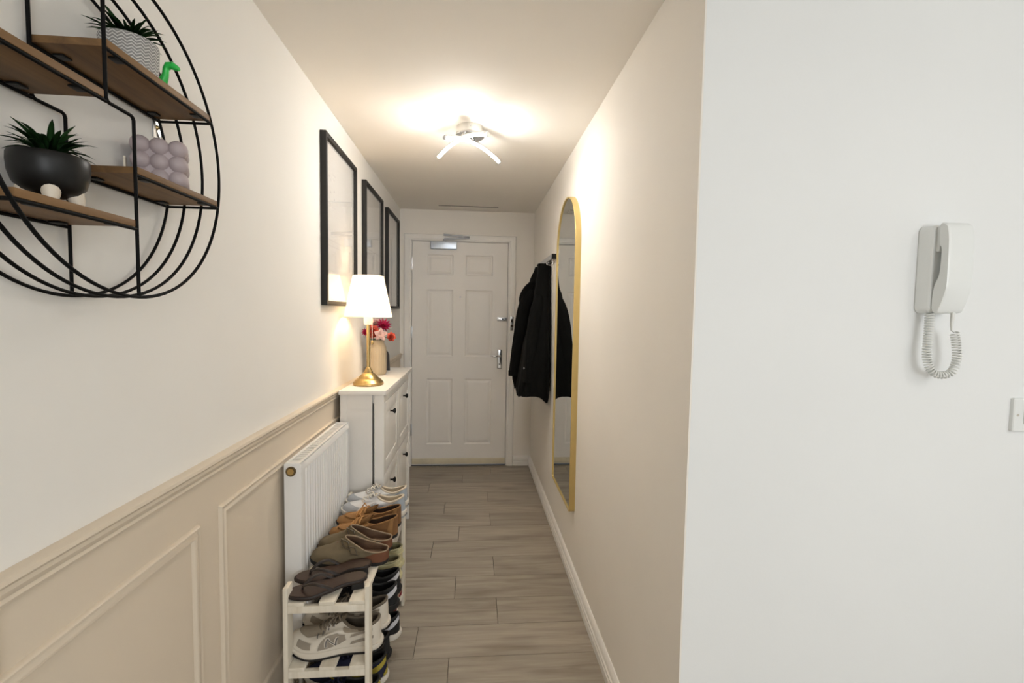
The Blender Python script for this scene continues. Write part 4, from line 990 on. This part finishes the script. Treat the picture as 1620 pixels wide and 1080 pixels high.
sandal(-.336, 1.523, rad(15), 'dark brown leather thong sandal at the near end of the top tier')
sandal(-.340, 1.604, rad(13), 'dark brown leather thong sandal between its pair and the taupe clogs')

# middle tier: running shoes with the N badge
RUN = [(0, .102), (.10, .090), (.22, .080), (.34, .088), (.46, .112)]
def runner(x, y, rz, label):
    s = Shoe('running_shoe', label, x, y, ZM, rz, L=.288, W=.102, zs=.027, top=RUN, t0=.03, t1=.43, wo=.032, up=m_nbw, sole=m_nbw, lining=F('grey_brown_lining', (104, 94, 80), .9, .06), group='cream and grey running shoes on the middle tier', rim=.005, outs=m_blk, spring=.026, bv=2.5, av=1.9, wtab=[(.66, 0), (.95, 1)], toeb=[(0, 0), (.12, .34), (.30, .46), (.55, .56), (.80, .78), (1, 1)])
    s.strip('toe_mesh', [(pi-.62, .30), (pi-.3, .26), (pi, .24), (pi+.3, .26), (pi+.62, .30)], [(pi-.8, .62), (pi-.4, .72), (pi, .76), (pi+.4, .72), (pi+.8, .62)], m_nbm, off=.0018, nu=24, nv=8)
    S_ = s.side
    S_('toe_panel', [(.885, .046), (.80, .038), (.735, .038)], [(.865, .062), (.80, .058), (.725, .056)], m_nbg, .0022, 12, 5)
    S_('side_panel', [(.66, .034), (.56, .036), (.46, .040), (.37, .052)], [(.63, .058), (.56, .074), (.46, .078), (.38, .070)], m_nbg, .0022, 18, 6)
    S_('heel_stripe', [(.33, .058), (.22, .066), (.09, .074)], [(.31, .068), (.22, .074), (.09, .082)], m_nbg, .0022, 12, 4)
    S_('heel_stripe', [(.33, .036), (.20, .043), (.08, .050)], [(.31, .045), (.20, .052), (.08, .059)], m_nbg, .0022, 12, 4)
    S_('collar_panel', [(.40, .082), (.30, .074), (.20, .073)], [(.395, .088), (.30, .081), (.20, .080)], m_nbm, .0022, 12, 3)
    for k in range(4): S_('eyelet', [(.50+.052*k, .085-.006*k), (.515+.052*k, .085-.006*k)], [(.50+.052*k, .089-.006*k), (.515+.052*k, .089-.006*k)], m_nbl, .003, 3, 2)
    # N badge
    for wd, m, off, e in ((.0150, m_nbw, .0036, .0022), (.0078, m_nbl, .0050, 0)):
        lo_, hi_ = .043-e, .068+e
        S_('badge', [(.575+wd, lo_), (.555+wd, hi_)], [(.575-wd, lo_), (.555-wd, hi_)], m, off, 6, 2)
        S_('badge', [(.557+wd, hi_), (.475+wd, lo_)], [(.557-wd, hi_), (.475-wd, lo_)], m, off+.0003, 6, 2)
        S_('badge', [(.475+wd, lo_), (.455+wd, hi_)], [(.475-wd, lo_), (.455-wd, hi_)], m, off, 6, 2)
    s.tongue(m_nbm, .014, .021); s.laces((.96, .89, .82, .75, .68), F('brown_grey_lace', (124, 112, 96), .9, .06), dph=.5, r=.0032); s.bow(F('brown_grey_lace', (124, 112, 96), .9, .06)); return s
runner(-.290, 1.520, rad(4), 'cream and grey running shoe with N badge at the near end of middle tier')
runner(-.284, 1.616, rad(-1), 'cream and grey running shoe behind its N badge pair on the middle tier')
BLK = [(0, .098), (.10, .086), (.22, .075), (.34, .080), (.46, .100)]
def trainer_black(x, y, z, rz, label, stripe, group, up=m_bkf, sole=m_blk, acc=None):
    s = Shoe('trainer', label, x, y, z, rz, L=.285, W=.096, zs=.028, top=BLK, t0=.03, t1=.45, wo=.029, up=up, sole=sole, lining=m_blk, group=group, rim=.0045)
    for sg in (-1, 1):
        f = lambda a: a if sg < 0 else 2*pi-a
        s.strip('side_stripe', [(f(.12), .92), (f(.75), .52), (f(1.2), .24), (f(1.7), .18), (f(2.2), .35)], [(f(.12), .56), (f(.75), .22), (f(1.2), .08), (f(1.7), .10), (f(2.2), .33)], stripe, off=.003, nu=22)
        if acc: s.strip('heel_accent', [(f(.02), .05), (f(.35), .05)], [(f(.02), .30), (f(.35), .12)], acc, off=.003)
    s.tongue(up, .012, .020); s.laces((.95, .86, .77, .68), up); return s
trainer_black(-.268, 1.714, ZM, rad(-2), 'black trainer with a white curved stripe next to the running shoes', m_sil, 'black trainers on the middle tier', sole=m_blk)
trainer_black(-.274, 1.810, ZM, rad(0), 'black trainer with a white curved stripe next to the pistachio slip-ons', m_sil, 'black trainers on the middle tier', sole=m_blk)
GRN = [(0, .088), (.15, .086), (.35, .082), (.5, .085)]
def slipon(x, y, rz, label):
    s = Shoe('slip_on', label, x, y, ZM, rz, L=.262, W=.096, zs=.026, top=GRN, t0=.03, t1=.46, wo=.034, up=m_grn, sole=m_grn, lining=m_grn2, group='pistachio slip-on shoes on the middle tier', rim=.005, toe=.36, bv=2.2)
    for v, d in ((.84, .5), (.40, .3)):
        tube('raised_band', [s.P(2*pi*i/64, v)+s.Nrm(2*pi*i/64, v)*.001 for i in list(range(50, 64))+list(range(0, 15))], .0035, m_grn, s.t, 8, local=True)
    return s
slipon(HEEL+.004, 1.906, rad(0), 'pistachio green slip-on shoe beside the black trainers on the middle tier')
slipon(HEEL-.002, 2.006, rad(2), 'pistachio green slip-on shoe farthest along the middle tier')
# bottom tier
trainer_black(-.292, 1.525, ZB, rad(2), 'navy and yellow trainer at the near end of the bottom tier', m_yel, 'navy and yellow trainers on the bottom tier', up=m_nvy, sole=m_offw, acc=m_yel)
trainer_black(-.292, 1.632, ZB, rad(-2), 'navy and yellow trainer, second along the bottom tier', m_yel, 'navy and yellow trainers on the bottom tier', up=m_nvy, sole=m_offw, acc=m_yel)
trainer_black(-.300, 1.740, ZB, rad(0), 'plain black trainer behind the navy pair on the bottom tier', m_bkf, 'black trainers on the bottom tier', sole=m_blk)
trainer_black(-.282, 1.858, ZB, rad(-1), 'black trainer with white stripe and pale sole beside the beige trainers, bottom tier', m_sil, 'black trainers on the bottom tier', sole=m_offw)
trainer_black(-.316, 1.985, ZB, rad(0), 'beige trainer with a dark red heel on the bottom tier', m_pnk, 'beige trainers on the bottom tier', up=m_bge, sole=m_offw, acc=m_red)
trainer_black(-.312, 2.095, ZB, rad(1), 'beige trainer with a dark red heel at the cabinet end of the bottom tier', m_pnk, 'beige trainers on the bottom tier', up=m_bge, sole=m_offw, acc=m_red)
